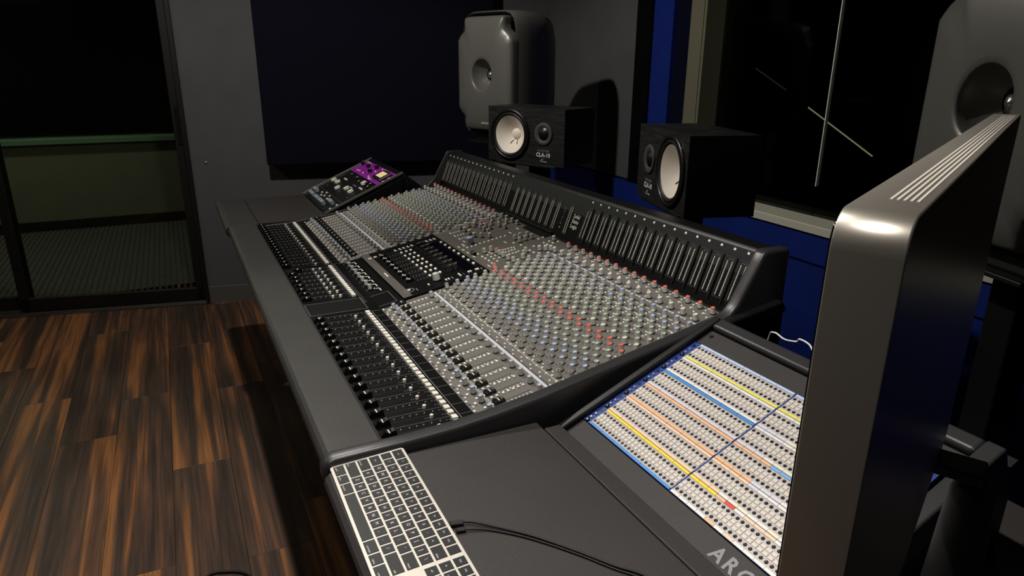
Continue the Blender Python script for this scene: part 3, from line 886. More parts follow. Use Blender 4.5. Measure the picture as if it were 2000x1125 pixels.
ob('side_panel', MB().prism_x([(0.17, 0.02), (0.55, 0.02), (0.545, 0.915), (0.50, 0.895), (0.17, 0.755)], 1.44, 1.455, 'black_metal'), dk)
ob('rear_panel', MB().box(0.932, 1.44, 0.52, 0.535, 0.02, 0.90, 'black_matte'), dk)
ob('front_panel', MB().box(0.932, 1.44, -0.02, 0.0, 0.05, 0.752, 'black_matte'), dk)
ob('rear_shelf', MB().box(1.46, 1.80, 0.166, 0.70, 0.745, 0.765, 'desk_lam').box(1.20, 1.46, 0.552, 0.70, 0.745, 0.765, 'desk_lam'), dk, bevel=0.002)
ob('leg', MB().box(1.70, 1.76, -0.20, 0.66, 0.0, 0.745, 'black_metal'), dk, bevel=0.004)
ob('lettering', text_mesh('ARGOSY', 0.030, 'text_grey', 0.0003, spacing=1.3, bold=0.0009), dk, M=MP @ T(0.425, -0.0285, 0.0004))
scr_b = MB().lathe([(0.0046, 0), (0.0046, 0.0014), (0.0030, 0.0030)], 12, 'screw_black').lathe([(0.0016, 0.0028), (0.001, 0.0034)], 6, 'screw_silver').mesh('screw')
scr_s = MB().lathe([(0.0030, 0), (0.0030, 0.0016), (0.0018, 0.0030)], 10, 'screw_silver').mesh('screw')
for a, b in ((0.002, -0.047), (0.475, 0.285), (0.475, -0.03)):
    ob('screw', scr_b, dk, M=MP @ T(a, b, 0))
ob('recess_disc', MB().lathe([(0.0045, 0), (0.004, 0.0006)], 12, 'black_matte'), dk, M=MP @ T(0.006, 0.290, 0))

# ---- six patchbays
UNIT_LABELS = ['lowest patchbay row with blue lower strip and bright yellow upper strip', 'patchbay row with peach label strips, second from the bottom',
               'patchbay row with orange label strips, third from the bottom', 'patchbay row with a bold blue upper strip, fourth from the bottom',
               'patchbay row with plain white label strips, just below the topmost', 'topmost patchbay row with pale blue upper strip']
# lower strip, upper strip for the first half, then lists of twelve for the second half
W_ = 'white'
STR = [('blue', 'yellow', [W_, W_, W_, W_, 'orange', W_, 'peach', W_, W_, W_, W_, W_], ['yellow'] * 3 + ['orange', 'red', W_, 'peach', 'peach', 'peach', W_, W_, W_]),
       ('peach', 'peach', ['peach'] * 3 + [W_, 'cream', 'cream', W_, W_, 'cream', W_, W_, W_], ['peach'] * 4 + ['lilac', W_, W_, W_, 'yellow', 'yellow', W_, W_]),
       ('orange', 'orange', ['orange'] * 4 + ['lilac', 'lilac', 'lilac', W_, W_, W_, W_, W_], ['orange'] * 4 + ['ltblue'] * 3 + [W_] * 5),
       ('lilac', 'blue', ['lilac'] * 3 + [W_, 'cream', 'cream', 'cream', 'cream', W_, W_, W_, W_], [W_] * 4 + ['cream'] * 3 + [W_] * 5),
       (W_, W_, ['lilac'] * 3 + ['cream'] * 3 + [W_] * 6, [W_] * 12),
       ('paleyellow', 'sky', ['paleyellow'] * 12, ['sky'] * 12)]
jack = MB().lathe([(0.0029, 0), (0.0029, 0.0004), (0.0027, 0.0007), (0.0014, 0.0002)], 8, 'jack_black', smooth=False).mesh('jack_socket')
HW = 0.2225
tiles = MB()
for h_ in (0, 1):
    a0 = 0.0095 + h_ * 0.2255
    for c in range(24):
        for b in (0.0186, 0.0258):
            xx = a0 + (c + 0.5) * HW / 24
            tiles.cham(xx - 0.0039, xx + 0.0039, b - 0.0030, b + 0.0030, 0.0010, 0.0024, 0.0006, 'pb_tile')
tiles = tiles.mesh('designation_tiles')
seg_m = {}
def seg_mesh(L, col):
    k = (round(L, 4), col)
    if k not in seg_m: seg_m[k] = MB().box(0.0003, L - 0.0003, -0.0024, 0.0024, 0.0, 0.0018, 'lab_' + col).mesh('label_strip')
    return seg_m[k]
ear = MB().box(-0.0085, 0.4735, 0.0002, 0.04425, -0.004, 0.0, 'pb_blue').mesh('rack_plate')
facem = MB().cham(0, HW, 0.0055, 0.0389, 0.0, 0.0010, 0.0003, 'pb_face').mesh('socket_face')
for i in range(6):
    Mu = MP @ T(0, -0.0034 + i * 0.04445, 0)
    t = thing('patchbay', UNIT_LABELS[i], 'patchbay', group='stacked patchbay rows in the side desk')
    t.matrix_world = Mu
    ob('rack_plate', ear, t)
    for h_ in (0, 1):
        a0 = 0.0095 + h_ * 0.2255
        fc = ob('socket_face', facem, t, loc=(a0, 0, 0))
        for c in range(24):
            for b in (0.0108, 0.0337):
                ob('jack_socket', jack, fc, loc=((c + 0.5) * HW / 24, b, 0.0010))
        lo, hi = (STR[i][0], STR[i][1]) if h_ == 0 else (None, None)
        n = 6 if h_ == 0 else 12
        for c in range(n):
            L = HW / n
            ob('label_strip', seg_mesh(L, lo if h_ == 0 else STR[i][2][c]), t, loc=(a0 + c * L, 0.0029, 0))
            ob('label_strip', seg_mesh(L, hi if h_ == 0 else STR[i][3][c]), t, loc=(a0 + c * L, 0.0415, 0))
    ob('designation_tiles', tiles, t, stuff=True)
    ob('screw', scr_b, t, loc=(0, 0.0034, 0)); ob('screw', scr_s, t, loc=(0.0, 0.0120, 0)); ob('screw', scr_s, t, loc=(0.0005, 0.0225, 0))
    ob('screw_hole', MB().lathe([(0.0034, 0), (0.0034, 0.0003)], 8, 'jack_black'), t, loc=(0.0, 0.0335, 0))
    ob('screw', scr_b, t, loc=(0.465, 0.0034, 0))

# ---- left side desk with its rack
dl = thing('side_desk', 'dark grey side desk with a tilted equipment rack at the far end of the console', 'desk', (0, 0, 0))
ob('desktop', MB().box(-1.47, -0.927, -0.127, 0.141, 0.765, 0.7985, 'desk_lam'), dk and dl, bevel=0.002)
ob('arm_pad', MB().prism_x(bull(-0.252, -0.129, 0.757, 0.799), -1.475, -0.9115, 'vinyl'), dl, bevel=0.003)
ob('pad_bracket', MB().box(-1.40, -0.96, -0.21, -0.10, 0.715, 0.757, 'black_metal'), dl)
ML = T(-0.9704, 0.1706, 0.8066) @ RX(PT)
ob('side_rim', MB().box(-0.043, -0.034, -0.030, 0.350, -0.006, 0.006, 'rim_silver', ML), dl, bevel=0.003, seg=2)
ob('side_rim', MB().box(-0.555, -0.545, -0.030, 0.350, -0.006, 0.006, 'rim_silver', ML), dl, bevel=0.003, seg=2)
ob('rear_rim', MB().box(-0.545, -0.043, 0.328, 0.350, -0.03, 0.003, 'black_metal', ML), dl, bevel=0.003, seg=2)
pl = [(0.14, 0.02), (0.50, 0.02), (0.49, 0.93), (0.14, 0.775)]
ob('side_panel', MB().prism_x(pl, -1.01, -0.995, 'black_matte'), dl)
ob('side_panel', MB().prism_x(pl, -1.53, -1.515, 'black_matte'), dl)
ob('rear_panel', MB().box(-1.515, -1.01, 0.475, 0.49, 0.02, 0.92, 'black_matte'), dl)
ob('front_panel', MB().box(-1.515, -1.01, 0.05, 0.065, 0.02, 0.765, 'black_matte'), dl)
ob('cap_wedge', MB().prism_x([(0.47, 0.80), (0.62, 0.80), (0.62, 0.845), (0.49, 0.945)], -1.53, -0.995, 'black_metal'), dl)

RX0 = -0.5425
def rack_unit(name, label, b0, b1, m):
    t = thing(name, label, 'audio processor', group='rack units in the far side desk')
    t.matrix_world = ML @ T(RX0, b0, 0)
    ob('front_plate', MB().cham(0, 0.498, 0.0005, b1 - b0 - 0.0005, -0.006, 0.0, 0.0006, m), t)
    for a in (0.008, 0.490):
        for b in (0.008, b1 - b0 - 0.008): ob('screw', scr_s, t, loc=(a, b, 0))
    return t
kg = knob_tpl('knob_bluegrey', 'knob_bluegrey', 'cap_grey', r=0.0105, h=0.020, n=12).mesh('knob')
kb_ = knob_tpl('cap_black', 'cap_black', 'chrome', r=0.0100, h=0.017, n=12).mesh('knob')
kc = knob_tpl('cap_cream', 'cap_cream', 'cap_cream', r=0.0145, h=0.012, n=12).mesh('knob')
ks = knob_tpl('cap_black', 'cap_black', 'cap_cream', r=0.0085, h=0.014, n=10).mesh('knob')
t = rack_unit('equaliser', 'dark rack equaliser with rows of blue-grey knobs, nearest the arm pad', -0.026, 0.062, 'rack_black')
for b, xs in ((0.026, (0.085, 0.108, 0.131, 0.154, 0.215, 0.238, 0.261, 0.300, 0.323, 0.346, 0.369)), (0.053, (0.060, 0.083, 0.106, 0.390, 0.413, 0.436))):
    for a in xs: ob('knob', kg, t, loc=(a, b, 0))
sw = MB().cham(-0.006, 0.006, -0.005, 0.005, 0, 0.004, 0.001, 'print_white').mesh('switch')
for a, b in ((0.15, 0.066), (0.19, 0.052), (0.23, 0.060), (0.30, 0.056), (0.475, 0.062), (0.04, 0.066), (0.475, 0.03), (0.2, 0.078), (0.28, 0.074)): ob('switch', sw, t, loc=(a, b, 0))
ob('printed_marks', MB().box(0.26, 0.37, 0.068, 0.080, 0, 0.0004, 'black_matte').box(0.02, 0.48, 0.0845, 0.0855, 0, 0.0004, 'print_grey'), t, stuff=True)
t = rack_unit('compressor', 'black rack compressor with large oval cream knobs', 0.063, 0.222, 'rack_black')
for a, b in ((0.055, 0.064), (0.125, 0.066), (0.225, 0.040), (0.312, 0.064), (0.394, 0.062), (0.372, 0.134)): ob('knob', kc, t, loc=(a, b, 0))
for a, b in ((0.33, 0.125), (0.43, 0.122), (0.41, 0.140), (0.25, 0.140), (0.46, 0.145), (0.48, 0.125), (0.15, 0.140)): ob('knob', ks, t, loc=(a, b, 0))
for a, b in ((0.135, 0.104), (0.416, 0.104)): ob('switch', MB().cham(-0.022, 0.022, -0.004, 0.004, 0, 0.004, 0.001, 'cap_cream'), t, loc=(a, b, 0))
ob('printed_marks', MB().box(0.30, 0.335, 0.080, 0.086, 0, 0.0005, 'cap_cream').box(0.29, 0.345, 0.098, 0.104, 0, 0.0005, 'print_grey').box(0.06, 0.09, 0.02, 0.023, 0, 0.0005, 'print_grey').box(0.43, 0.45, 0.03, 0.034, 0, 0.0005, 'print_grey'), t, stuff=True)
t = rack_unit('limiter', 'purple rack limiter with a glowing meter at the top of the far rack', 0.226, 0.326, 'purple')
for a, b in ((0.035, 0.066), (0.135, 0.066), (0.235, 0.045), (0.235, 0.080)): ob('knob', kb_, t, loc=(a, b, 0))
vu = ob('meter_housing', MB().cham(0.350, 0.470, 0.020, 0.085, 0, 0.012, 0.003, 'rack_black'), t)
ob('meter_face', MB().box(0.372, 0.448, 0.034, 0.072, 0.012, 0.0128, 'vu_face'), vu)
for a, b in ((0.08, 0.02), (0.11, 0.022), (0.18, 0.02), (0.29, 0.018), (0.33, 0.090), (0.30, 0.088), (0.27, 0.06), (0.485, 0.06), (0.485, 0.03)): ob('switch', MB().cham(-0.004, 0.004, -0.004, 0.004, 0, 0.004, 0.001, 'cap_cream'), t, loc=(a, b, 0))
ob('printed_marks', MB().box(0.30, 0.345, 0.006, 0.014, 0, 0.0005, 'lab_lilac').box(0.02, 0.09, 0.090, 0.094, 0, 0.0005, 'lab_lilac'), t, stuff=True)

# ================================================================== KEYBOARD
KU = 0.0190
MK = T(0.8985, -0.1277, 0.7986) @ RZ(-0.0124) @ RX(math.radians(3.0))
MK = T(*(MK.to_translation())) @ RZ(-0.0124)
kbd = thing('computer_keyboard', 'silver computer keyboard with black keys on the near side desk', 'keyboard')
kbd.matrix_world = MK
TK = math.radians(3.0)
def kbx(a, b, h): return T(a, b * math.cos(TK), b * math.sin(TK)) @ RX(TK) @ T(0, 0, h)
# aluminium tray: rounded plan, wedge section
tray = MB()
a0, a1, b0, b1, rr = -0.0035, 22 * KU + 0.0035 - 0.0002, -5 * 0.01903 - 0.0125, 0.0125, 0.0055
ring = []
for cx, cy, s0 in ((a1 - rr, b1 - rr, 0), (a0 + rr, b1 - rr, PI / 2), (a0 + rr, b0 + rr, PI), (a1 - rr, b0 + rr, 1.5 * PI)):
    for k in range(5):
        a = s0 + PI / 2 * k / 4
        ring.append((cx + rr * math.cos(a), cy + rr * math.sin(a)))
n = len(ring)
top = [(x, y * math.cos(TK), y * math.sin(TK) - 0.0005) for x, y in ring]
bot = [(x, y * math.cos(TK), -0.7986 + DZ + 0.0002) for x, y in ring]
tray.add(bot + top, [tuple(range(n, 2 * n)), tuple(reversed(range(n)))] + [(i, (i + 1) % n, n + (i + 1) % n, n + i) for i in range(n)], 'kb_alu')
ob('aluminium_tray', tray, kbd, bevel=0.0006)
kmesh = {}
def key(a, row, wu, legend='', hu=1.0, sz=None):
    b = -row * 0.01903 - (hu - 1) * 0.01903 / 2
    k = (wu, hu)
    g = 0.0016
    if k not in kmesh:
        kmesh[k] = MB().cham(-wu * KU / 2 + g, wu * KU / 2 - g, -hu * 0.01903 / 2 + g, hu * 0.01903 / 2 - g, -0.0005, 0.0004, 0.0003, 'key_black').mesh('key')
    o = ob('key', kmesh[k], kbd, M=kbx((a + wu / 2) * KU, b, 0))
    if legend:
        s = sz or (0.0072 if len(legend) == 1 else 0.0038)
        al, dx, dy = 'CENTER', 0, 0
        if len(legend) > 3:
            al = 'LEFT' if a < 7 else 'RIGHT'
            dx = (-wu * KU / 2 + 0.0032) * (1 if a < 7 else -1); dy = -0.0040
        ob('legend', text_mesh(legend, s, 'key_print', 0.0001, al), o, loc=(dx, dy, 0.00045))
    return o
key(0, 0, 1.5, 'esc')
for i in range(12): key(1.5 + i, 0, 1, 'F%d' % (i + 1))
key(13.5, 0, 1)
for i, c in enumerate('`1234567890-='): key(i, 1, 1, c, sz=0.0062)
key(13, 1, 1.5, 'delete')
key(0, 2, 1.5, 'tab')
for i, c in enumerate('QWERTYUIOP[]\\'): key(1.5 + i, 2, 1, c)
key(0, 3, 1.75, 'caps lock')
for i, c in enumerate("ASDFGHJKL;'"): key(1.75 + i, 3, 1, c)
key(12.75, 3, 1.75, 'return')
key(0, 4, 2.25, 'shift')
for i, c in enumerate('ZXCVBNM,./'): key(2.25 + i, 4, 1, c)
key(12.25, 4, 2.25, 'shift')
for a, wu, l in ((0, 1.5, 'control'), (1.5, 1.25, 'option'), (2.75, 1.5, 'command'), (4.25, 6, ''), (10.25, 1.5, 'command'), (11.75, 1.25, 'option'), (13, 1.5, 'control')): key(a, 5, wu, l)
for r_, ls in ((0, ('F13', 'F14', 'F15')), (1, ('fn', 'home', 'up')), (2, ('del', 'end', 'dn'))):
    for i, l in enumerate(ls): key(14.75 + i, r_, 1, l)
key(15.75, 4, 1); key(14.75, 5, 1); key(15.75, 5, 1); key(16.75, 5, 1)
for i, l in enumerate(('F16', 'F17', 'F18', 'F19')): key(18 + i, 0, 1, l)
for r_, ls in ((1, ('', '=', '/', '*')), (2, '789-'), (3, '456+')):
    for i, l in enumerate(ls): key(18 + i, r_, 1, l)
for i, l in enumerate('123'): key(18 + i, 4, 1, l)
key(18, 5, 2, '0'); key(20, 5, 1, '.'); key(21, 4, 1, '', hu=2)

# cables from the keyboard
c1 = thing('usb_cable', 'black cable plugged into the back of the silver keyboard', 'cable', (1.104, -0.115, DZ))
def rel(pts, o): return [(p[0] - o[0], p[1] - o[1], p[2] - o[2]) for p in pts]
O1 = (1.104, -0.115, DZ)
def smooth_path(pts, k=6):
    out = []
    P = [Vector(p) for p in pts]
    for i in range(len(P) - 1):
        p0 = P[max(i - 1, 0)]; p1 = P[i]; p2 = P[i + 1]; p3 = P[min(i + 2, len(P) - 1)]
        for j in range(k):
            t = j / k
            out.append(0.5 * ((2 * p1) + (-p0 + p2) * t + (2 * p0 - 5 * p1 + 4 * p2 - p3) * t * t + (-p0 + 3 * p1 - 3 * p2 + p3) * t ** 3))
    out.append(P[-1])
    return out
ob('cord', MB().tube(rel(smooth_path([(1.108, -0.098, .7925), (1.116, -0.083, .7925), (1.133, -0.063, .7915), (1.174, -0.022, .7905), (1.228, 0.018, .7905), (1.272, 0.047, .7905), (1.31, 0.075, .7905), (1.40, 0.110, .7905), (1.50, 0.12, .7905)]), O1), 0.0017, 'rubber'), c1)
ob('plug', MB().cham(-0.0045, 0.0045, 0.0, 0.019, -0.0025, 0.0025, 0.001, 'rubber'), c1, M=T(0.0025, 0.0005, 0.0048) @ RZ(-0.25))
c2 = thing('usb_cable', 'second thin black cable lying just below the plugged keyboard cable', 'cable', (1.121, -0.112, DZ))
O2 = (1.121, -0.112, DZ)
ob('cord', MB().tube(rel(smooth_path([(1.124, -0.100, .7915), (1.131, -0.082, .791), (1.143, -0.062, .790), (1.178, -0.026, .790), (1.230, 0.014, .790), (1.275, 0.043, .790), (1.315, 0.07, .790), (1.40, 0.10, .790)]), O2), 0.0014, 'rubber'), c2)
ob('plug', MB().cham(-0.004, 0.004, 0.0, 0.013, -0.0022, 0.0022, 0.001, 'rubber'), c2, M=T(0.0005, 0.001, 0.0034) @ RZ(-0.2))

# ================================================================== MONITOR
AZ = math.radians(116.1)
mon = thing('desktop_monitor', 'flat silver desktop monitor seen from behind on the near right', 'monitor', (1.7304, -0.1926, DZ), AZ)
ZB, ZT_, MW, MTH = 0.995 - DZ, 1.357 - DZ, 0.628, 0.0225
def rrect(x0, x1, z0, z1, r, n=6):
    pts = []
    for cx, cz, s0 in ((x1 - r, z1 - r, 0), (x0 + r, z1 - r, PI / 2), (x0 + r, z0 + r, PI), (x1 - r, z0 + r, 1.5 * PI)):
        for k in range(n + 1):
            a = s0 + PI / 2 * k / n
            pts.append((cx + r * math.cos(a), cz + r * math.sin(a)))
    return pts
def slab_y(mb, pts, y0, y1, m, smooth=True):
    n = len(pts)
    v = [(x, y0, z) for x, z in pts] + [(x, y1, z) for x, z in pts]
    mb.add(v, [tuple(range(n)), tuple(reversed(range(n, 2 * n)))], m)
    o = len(mb.v) - 2 * n
    for i in range(n):
        j = (i + 1) % n
        mb.f.append([o + j, o + i, o + n + i, o + n + j]); mb.m.append(mb.mi(m)); mb.sm.append(smooth)
    return mb
ob('housing', slab_y(MB(), rrect(0, MW, ZB, ZT_, 0.013, 8), 0.0, MTH, 'mon_alu'), mon, bevel=0.0008)
ob('screen_glass', slab_y(MB(), rrect(0.003, MW - 0.003, ZB + 0.003, ZT_ - 0.003, 0.009), MTH, MTH + 0.001, 'mon_glass'), mon)
for k in range(5):
    yy = 0.0035 + k * 0.0021
    ob('vent_rib', MB().box(0.035, MW - 0.035, yy, yy + 0.0009, ZT_ - 0.001, ZT_ + 0.00025, 'kb_alu'), mon)
# it stands on a black post behind its far corner
ob('support_plate', MB().box(0.550, 0.592, -0.044, MTH - 0.008, ZB - 0.012, ZB, 'rubber'), mon, bevel=0.002)
ob('stand_post', MB().lathe([(0.030, -0.012), (0.028, 0.05), (0.0225, 0.160), (0.021, 0.178), (0.016, 0.1895), (0.008, 0.195), (0.001, 0.196)], 20, 'rubber'), mon, M=T(0.571, -0.036, 0))
ob('stand_foot', MB().lathe([(0.042, -0.023), (0.042, -0.017), (0.034, -0.011)], 20, 'rubber'), mon, M=T(0.571, -0.036, 0))

tag(ob('white_cable', MB().tube(smooth_path([(1.00, 0.56, 0.80), (1.02, 0.550, 0.92), (1.045, 0.535, 0.9455), (1.075, 0.528, 0.945), (1.095, 0.535, 0.947), (1.105, 0.53, 0.956), (1.13, 0.525, 0.956), (1.15, 0.52, 0.944), (1.165, 0.545, 0.93), (1.18, 0.56, 0.80)]), 0.0016, 'cable_white')),
    'white cable looped behind the rear edge of the near side desk', 'cable')
tag(ob('floor_cable', MB().tube(smooth_path([(0.30, -0.52, 0.005), (0.12, -0.50, 0.005), (0.052, -0.463, 0.005), (0.055, -0.416, 0.005), (0.10, -0.355, 0.005), (0.25, -0.30, 0.005)]), 0.004, 'rubber')),
    'thin black cable curling on the wooden floor', 'cable')

# ================================================================== NEAR-FIELD SPEAKERS
def nearfield(label, c, yaw, side):
    W, H, D = 0.382, 0.215, 0.199
    t = thing('nearfield_speaker', label, 'speaker', (c[0], c[1], c[2] - H / 2), yaw, group='white-coned nearfield speakers')
    z0 = H / 2
    F = RX(PI / 2)            # lathe axis turned towards -y
    a = 0.077 * side
    cab = MB()
    v8 = [(-W / 2, 0, 0), (W / 2, 0, 0), (W / 2, D, 0), (-W / 2, D, 0), (-W / 2, 0, H), (W / 2, 0, H), (W / 2, D, H), (-W / 2, D, H)]
    cab.add(v8, [(3, 2, 1, 0), (4, 5, 6, 7), (1, 2, 6, 5), (2, 3, 7, 6), (3, 0, 4, 7)], 'ns_wood')
    # baffle with the round woofer opening
    angs = sorted([2 * PI * k / 48 for k in range(48)] + [math.atan2(zz - z0, xx - a) % (2 * PI) for xx in (-W / 2, W / 2) for zz in (0, H)])
    inner, outer = [], []
    for an in angs:
        ca, sa = math.cos(an), math.sin(an)
        tx = ((W / 2 - a) / ca if ca > 1e-9 else (-W / 2 - a) / ca if ca < -1e-9 else 1e9)
        tz = ((H - z0) / sa if sa > 1e-9 else -z0 / sa if sa < -1e-9 else 1e9)
        tt = min(tx, tz)
        inner.append((a + 0.0872 * ca, 0, z0 + 0.0872 * sa)); outer.append((a + tt * ca, 0, z0 + tt * sa))
    nn = len(angs)
    deep = [(p[0], 0.07, p[2]) for p in inner]
    cab.add(inner + outer, [(i, nn + i, nn + (i + 1) % nn, (i + 1) % nn) for i in range(nn)], 'ns_wood')
    cab.add(inner + deep, [(i, (i + 1) % nn, nn + (i + 1) % nn, nn + i) for i in range(nn)], 'ns_ring')
    cab.add(deep, [tuple(range(nn))], 'ns_ring')
    ob('cabinet', cab, t)
    wf_ = ob('woofer_frame', MB().lathe([(0.101, 0.0), (0.101, 0.004), (0.097, 0.007), (0.088, 0.008), (0.0865, 0.002), (0.0865, -0.006)], 40, 'ns_ring', close=False), t, M=T(a, 0, z0) @ F)
    ob('surround', MB().lathe([(0.0870, 0.003), (0.084, 0.0065), (0.079, 0.0062), (0.0745, 0.001), (0.072, -0.001)], 40, 'ns_surround', close=False), wf_)
    cone = ob('cone', MB().lathe([(0.0735, 0.001), (0.060, -0.0105), (0.045, -0.0235), (0.030, -0.0365), (0.020, -0.045)], 48, 'ns_cone', close=False), wf_)
    ob('dust_cap', MB().lathe([(0.0215, -0.0445), (0.0205, -0.0395), (0.016, -0.035), (0.010, -0.0325), (0.004, -0.0315), (0.0005, -0.0313)], 24, 'ns_cone', close=False), cone)
    for an in (-2.0, -1.2):
        d = Vector((math.cos(an), math.sin(an)))
        ob('lead_wire', MB().tube([(d.x * 0.025, d.y * 0.025, -0.0385), (d.x * 0.036, d.y * 0.036, -0.029), (d.x * 0.042, d.y * 0.042, -0.0250)], [0.0008, 0.0014, 0.0018], 'rubber', 6), cone)
    for k in range(4):
        an = PI / 4 + k * PI / 2
        ob('bolt', MB().lathe([(0.0035, 0), (0.003, 0.0025), (0.0015, 0.0032)], 8, 'chrome'), t, M=T(a + 0.101 * math.cos(an), 0, z0 + 0.101 * math.sin(an)) @ F)
    b = -0.092 * side
    tw = ob('tweeter_ring', MB().lathe([(0.043, 0), (0.043, 0.003), (0.040, 0.005), (0.029, 0.003), (0.0245, 0.0005)], 28, 'ns_tweeter', close=False), t, M=T(b, 0, z0 + 0.012) @ F)
    ob('dome', MB().lathe([(0.0250, 0.0004), (0.0215, 0.003), (0.014, 0.0065), (0.007, 0.008), (0.0005, 0.0084)], 20, 'ns_ring', close=False), tw)
    for k in range(3):
        an = PI / 2 + 0.6 + k * 2 * PI / 3
        ob('bolt', MB().lathe([(0.0028, 0), (0.0022, 0.002)], 8, 'screw_black'), t, M=T(b + 0.049 * math.cos(an), 0, z0 + 0.012 + 0.049 * math.sin(an)) @ F)
    ob('lettering', text_mesh('AVANTONE', 0.0105, 'text_grey', 0.0003), t, M=T(b, -0.0006, z0 - 0.052) @ F)
    ob('lettering', text_mesh('CLA-10', 0.0215, 'text_white', 0.0003, bold=0.0005), t, M=T(b, -0.0006, z0 - 0.068) @ F)
    sg = MB()
    sg.tube([(-0.013, -0.0007, -0.0925), (-0.004, -0.0007, -0.083), (0.002, -0.0007, -0.083), (-0.002, -0.0007, -0.0885), (-0.013, -0.0007, -0.0925), (-0.004, -0.0007, -0.0945), (0.004, -0.0007, -0.0915), (0.020, -0.0007, -0.0935)], 0.0009, 'text_white', 5)
    ob('signature', sg, t, M=T(b, 0, z0))
    return t
nearfield('nearfield speaker with white cone at its left, on the far side', (-0.576, 0.859, 1.130), 0.418, -1)
nearfield('nearfield speaker with white cone at its right, beside the studio window', (0.2785, 0.8594, 1.1197), -0.30, 1)
def stand(label, x, y, top, yaw, w=0.24, d=0.2):
    t = thing('speaker_stand', label, 'speaker stand', (x, y, 0), yaw, group='black speaker stands behind the console')
    ob('top_plate', MB().box(-w / 2, w / 2, -d / 2, d / 2, top - 0.010, top, 'black_metal'), t, bevel=0.002)
    ob('column', MB().box(-0.035, 0.035, -0.03, 0.03, 0.02, top - 0.010, 'black_matte'), t, bevel=0.004)
    ob('base_plate', MB().box(-0.15, 0.15, -0.14, 0.14, 0, 0.02, 'black_matte'), t, bevel=0.003)
    return t
def off(c, yaw, d): return (c[0] - d * math.sin(yaw), c[1] + d * math.cos(yaw))
x, y = off((-0.576, 0.859), 0.418, 0.10); stand('black stand under the far nearfield speaker', x, y, 1.130 - 0.1075, 0.418, w=0.30)
x, y = off((0.2785, 0.8594), -0.30, 0.10); stand('black stand under the nearfield speaker beside the window', x, y, 1.1197 - 0.1075, -0.30, w=0.30)

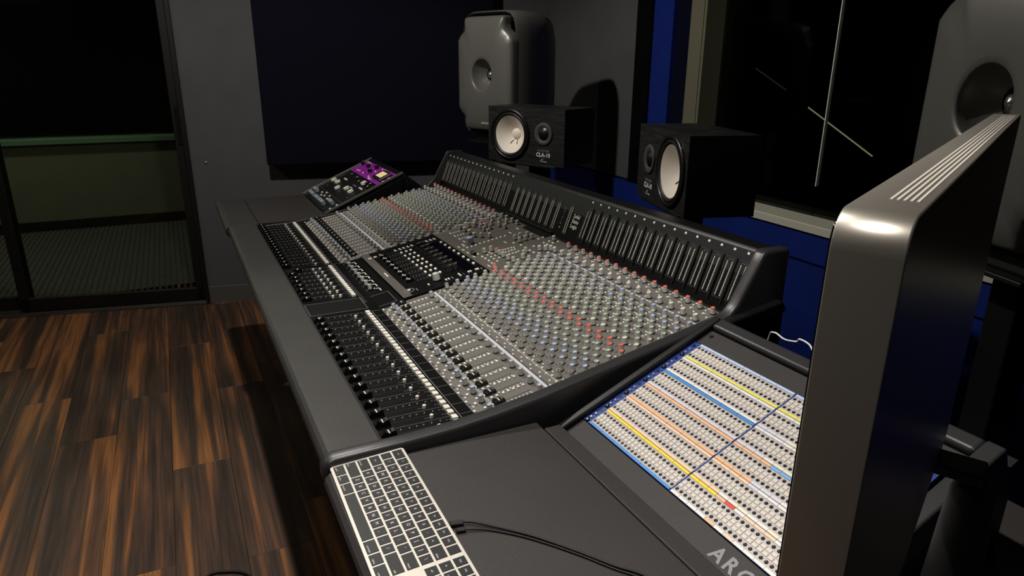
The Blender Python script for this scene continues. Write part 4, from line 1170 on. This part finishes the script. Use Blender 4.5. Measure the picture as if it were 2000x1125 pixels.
# ================================================================== MAIN MONITORS
def main_speaker(label, c, yaw):
    W, H, D = 0.352, 0.548, 0.330
    t = thing('studio_monitor', label, 'speaker', (c[0], c[1], c[2] - H / 2), yaw, group='tall grey studio monitors')
    N = 64
    def outline_(an, hw, hh, e):
        ca, sa = math.cos(an), math.sin(an)
        r = (abs(ca / hw) ** e + abs(sa / hh) ** e) ** (-1 / e)
        return r * ca, r * sa
    zc = H / 2
    # shell lofted from back to front
    sh = MB()
    secs = [(0.335, 0.70, 0.80, 4), (0.330, 0.80, 0.88, 4.5), (0.30, 0.91, 0.95, 5), (0.22, 0.985, 0.995, 6), (0.12, 1.0, 1.0, 7), (0.045, 0.985, 0.99, 7), (0.030, 0.955, 0.965, 7), (0.036, 0.92, 0.94, 7), (0.075, 0.90, 0.925, 7)]
    v = []
    for yy, sx, sz, e in secs:
        for i in range(N):
            x_, z_ = outline_(2 * PI * i / N, W / 2 * sx, H / 2 * sz, e)
            v.append((x_, yy, zc + z_))
    f = []
    for k in range(len(secs) - 1):
        for i in range(N):
            j = (i + 1) % N
            f.append((k * N + i, k * N + j, (k + 1) * N + j, (k + 1) * N + i))
    nf = len(secs)
    sh.add(v, f[:6 * N], 'gen_dark', smooth=True)
    sh.add(v, f[6 * N:], 'gen_black', smooth=True)
    sh.add(v[:N], [tuple(reversed(range(N)))], 'gen_dark')
    sh.add(v[-N:], [tuple(range(N))], 'gen_black')
    ob('enclosure', sh, t)
    # front plate: narrower towards top and bottom, leaving dark slots at the corners
    fp = MB()
    def plate(an):
        x_, z_ = outline_(an, W / 2 * 0.985, H / 2 * 0.905, 9)
        k = max(0.0, min(1.0, (abs(z_) - H * 0.300) / 0.020))
        k = k * k * (3 - 2 * k)
        lim = W / 2 * (0.985 - 0.27 * k)
        x_ = max(-lim, min(lim, x_))
        return x_, z_
    NP = 96
    rings = [(1.0, 0.045, 0), (1.0, 0.014, 0), (0.985, 0.004, 0), (0.95, -0.003, 0), (0.85, -0.010, .05), (0.65, -0.016, .2), (0.48, -0.018, .5), (0.37, -0.0170, .9), (0.318, -0.0160, 1), (0.304, -0.0125, 1), (0.290, 0.000, 1), (0.25, 0.016, 1), (0.20, 0.030, 1), (0.13, 0.046, 1)]
    v = []
    R0 = 0.205
    for r, yy, bl in rings:
        for i in range(NP):
            an = 2 * PI * i / NP
            px, pz = plate(an)
            cx_, cz_ = R0 * math.cos(an), R0 * math.sin(an) * 1.06
            v.append(((px * (1 - bl) + cx_ * bl) * r, yy, zc + (pz * (1 - bl) + cz_ * bl) * r))
    f = []
    for k in range(len(rings) - 1):
        for i in range(NP):
            j = (i + 1) % NP
            f.append((k * NP + i, k * NP + j, (k + 1) * NP + j, (k + 1) * NP + i))
    fp.add(v, f, 'gen_dark', smooth=True)
    ob('waveguide_plate', fp, t)
    drv = ob('coaxial_driver', MB().lathe([(0.030, -0.050), (0.026, -0.046), (0.016, -0.048)], 24, 'gen_black', close=False), t, M=T(0, 0, zc) @ RX(PI / 2))
    ob('dome', MB().lathe([(0.0165, -0.048), (0.014, -0.039), (0.008, -0.034), (0.0005, -0.032)], 20, 'dome_metal', close=False), drv)
    ob('power_lamp', MB().lathe([(0.0024, 0), (0.002, 0.0016)], 8, 'chrome'), t, M=T(-W / 2 * 0.93, -0.001, zc) @ RX(PI / 2))
    ob('lettering', text_mesh('GENELEC', 0.0125, 'text_white', 0.0003, spacing=1.1), t, M=T(0.02, -0.0118, 0.062) @ RX(PI / 2))
    ob('isolation_foot', MB().box(-0.11, 0.11, 0.05, 0.25, -0.024, 0.012, 'gen_black'), t, bevel=0.006)
    return t
GL = (-1.0956, 0.9135, 1.350); GR = (1.1044, 0.9269, 1.3413)
main_speaker('tall dark grey studio monitor standing before the navy panel', GL, 0.35)
main_speaker('tall dark grey studio monitor half hidden behind the desktop monitor', GR, -0.33)
x, y = off(GL, 0.35, 0.15); stand('black stand under the tall studio monitor by the navy panel', x, y, GL[2] - 0.274 - 0.024, 0.35, 0.26, 0.26)
x, y = off(GR, -0.33, 0.15); stand('black stand under the tall studio monitor on the near right', x, y, GR[2] - 0.274 - 0.024, -0.33, 0.26, 0.26)

# ---- glowing tubes added in the live room, standing in for window reflections
def reflection_line(label, a, b, r, m):
    a = Vector(a); b = Vector(b)
    t = thing('reflection_tube', label, 'window reflection', a, group='tubes added as window reflections in the dark live room')
    ob('tube', MB().tube([Vector((0, 0, 0)), b - a], r, m, 8), t)
    for p in (Vector((0, 0, 0)), b - a): ob('added_end_cap', MB().box(p.x - r * 1.2, p.x + r * 1.2, p.y - r * 1.2, p.y + r * 1.2, p.z - r * 1.2, p.z + r * 1.2, 'black_matte'), t)
reflection_line('bright slanted glowing tube added behind the studio window glass as a reflection', (-0.579, 2.4, 1.209), (-0.185, 2.4, 1.016), 0.0035, 'shine_glow')
reflection_line('faint slanted glowing tube added further left behind the studio window glass as a reflection', (-0.951, 2.4, 1.386), (-0.721, 2.4, 1.281), 0.003, 'shine_dim')
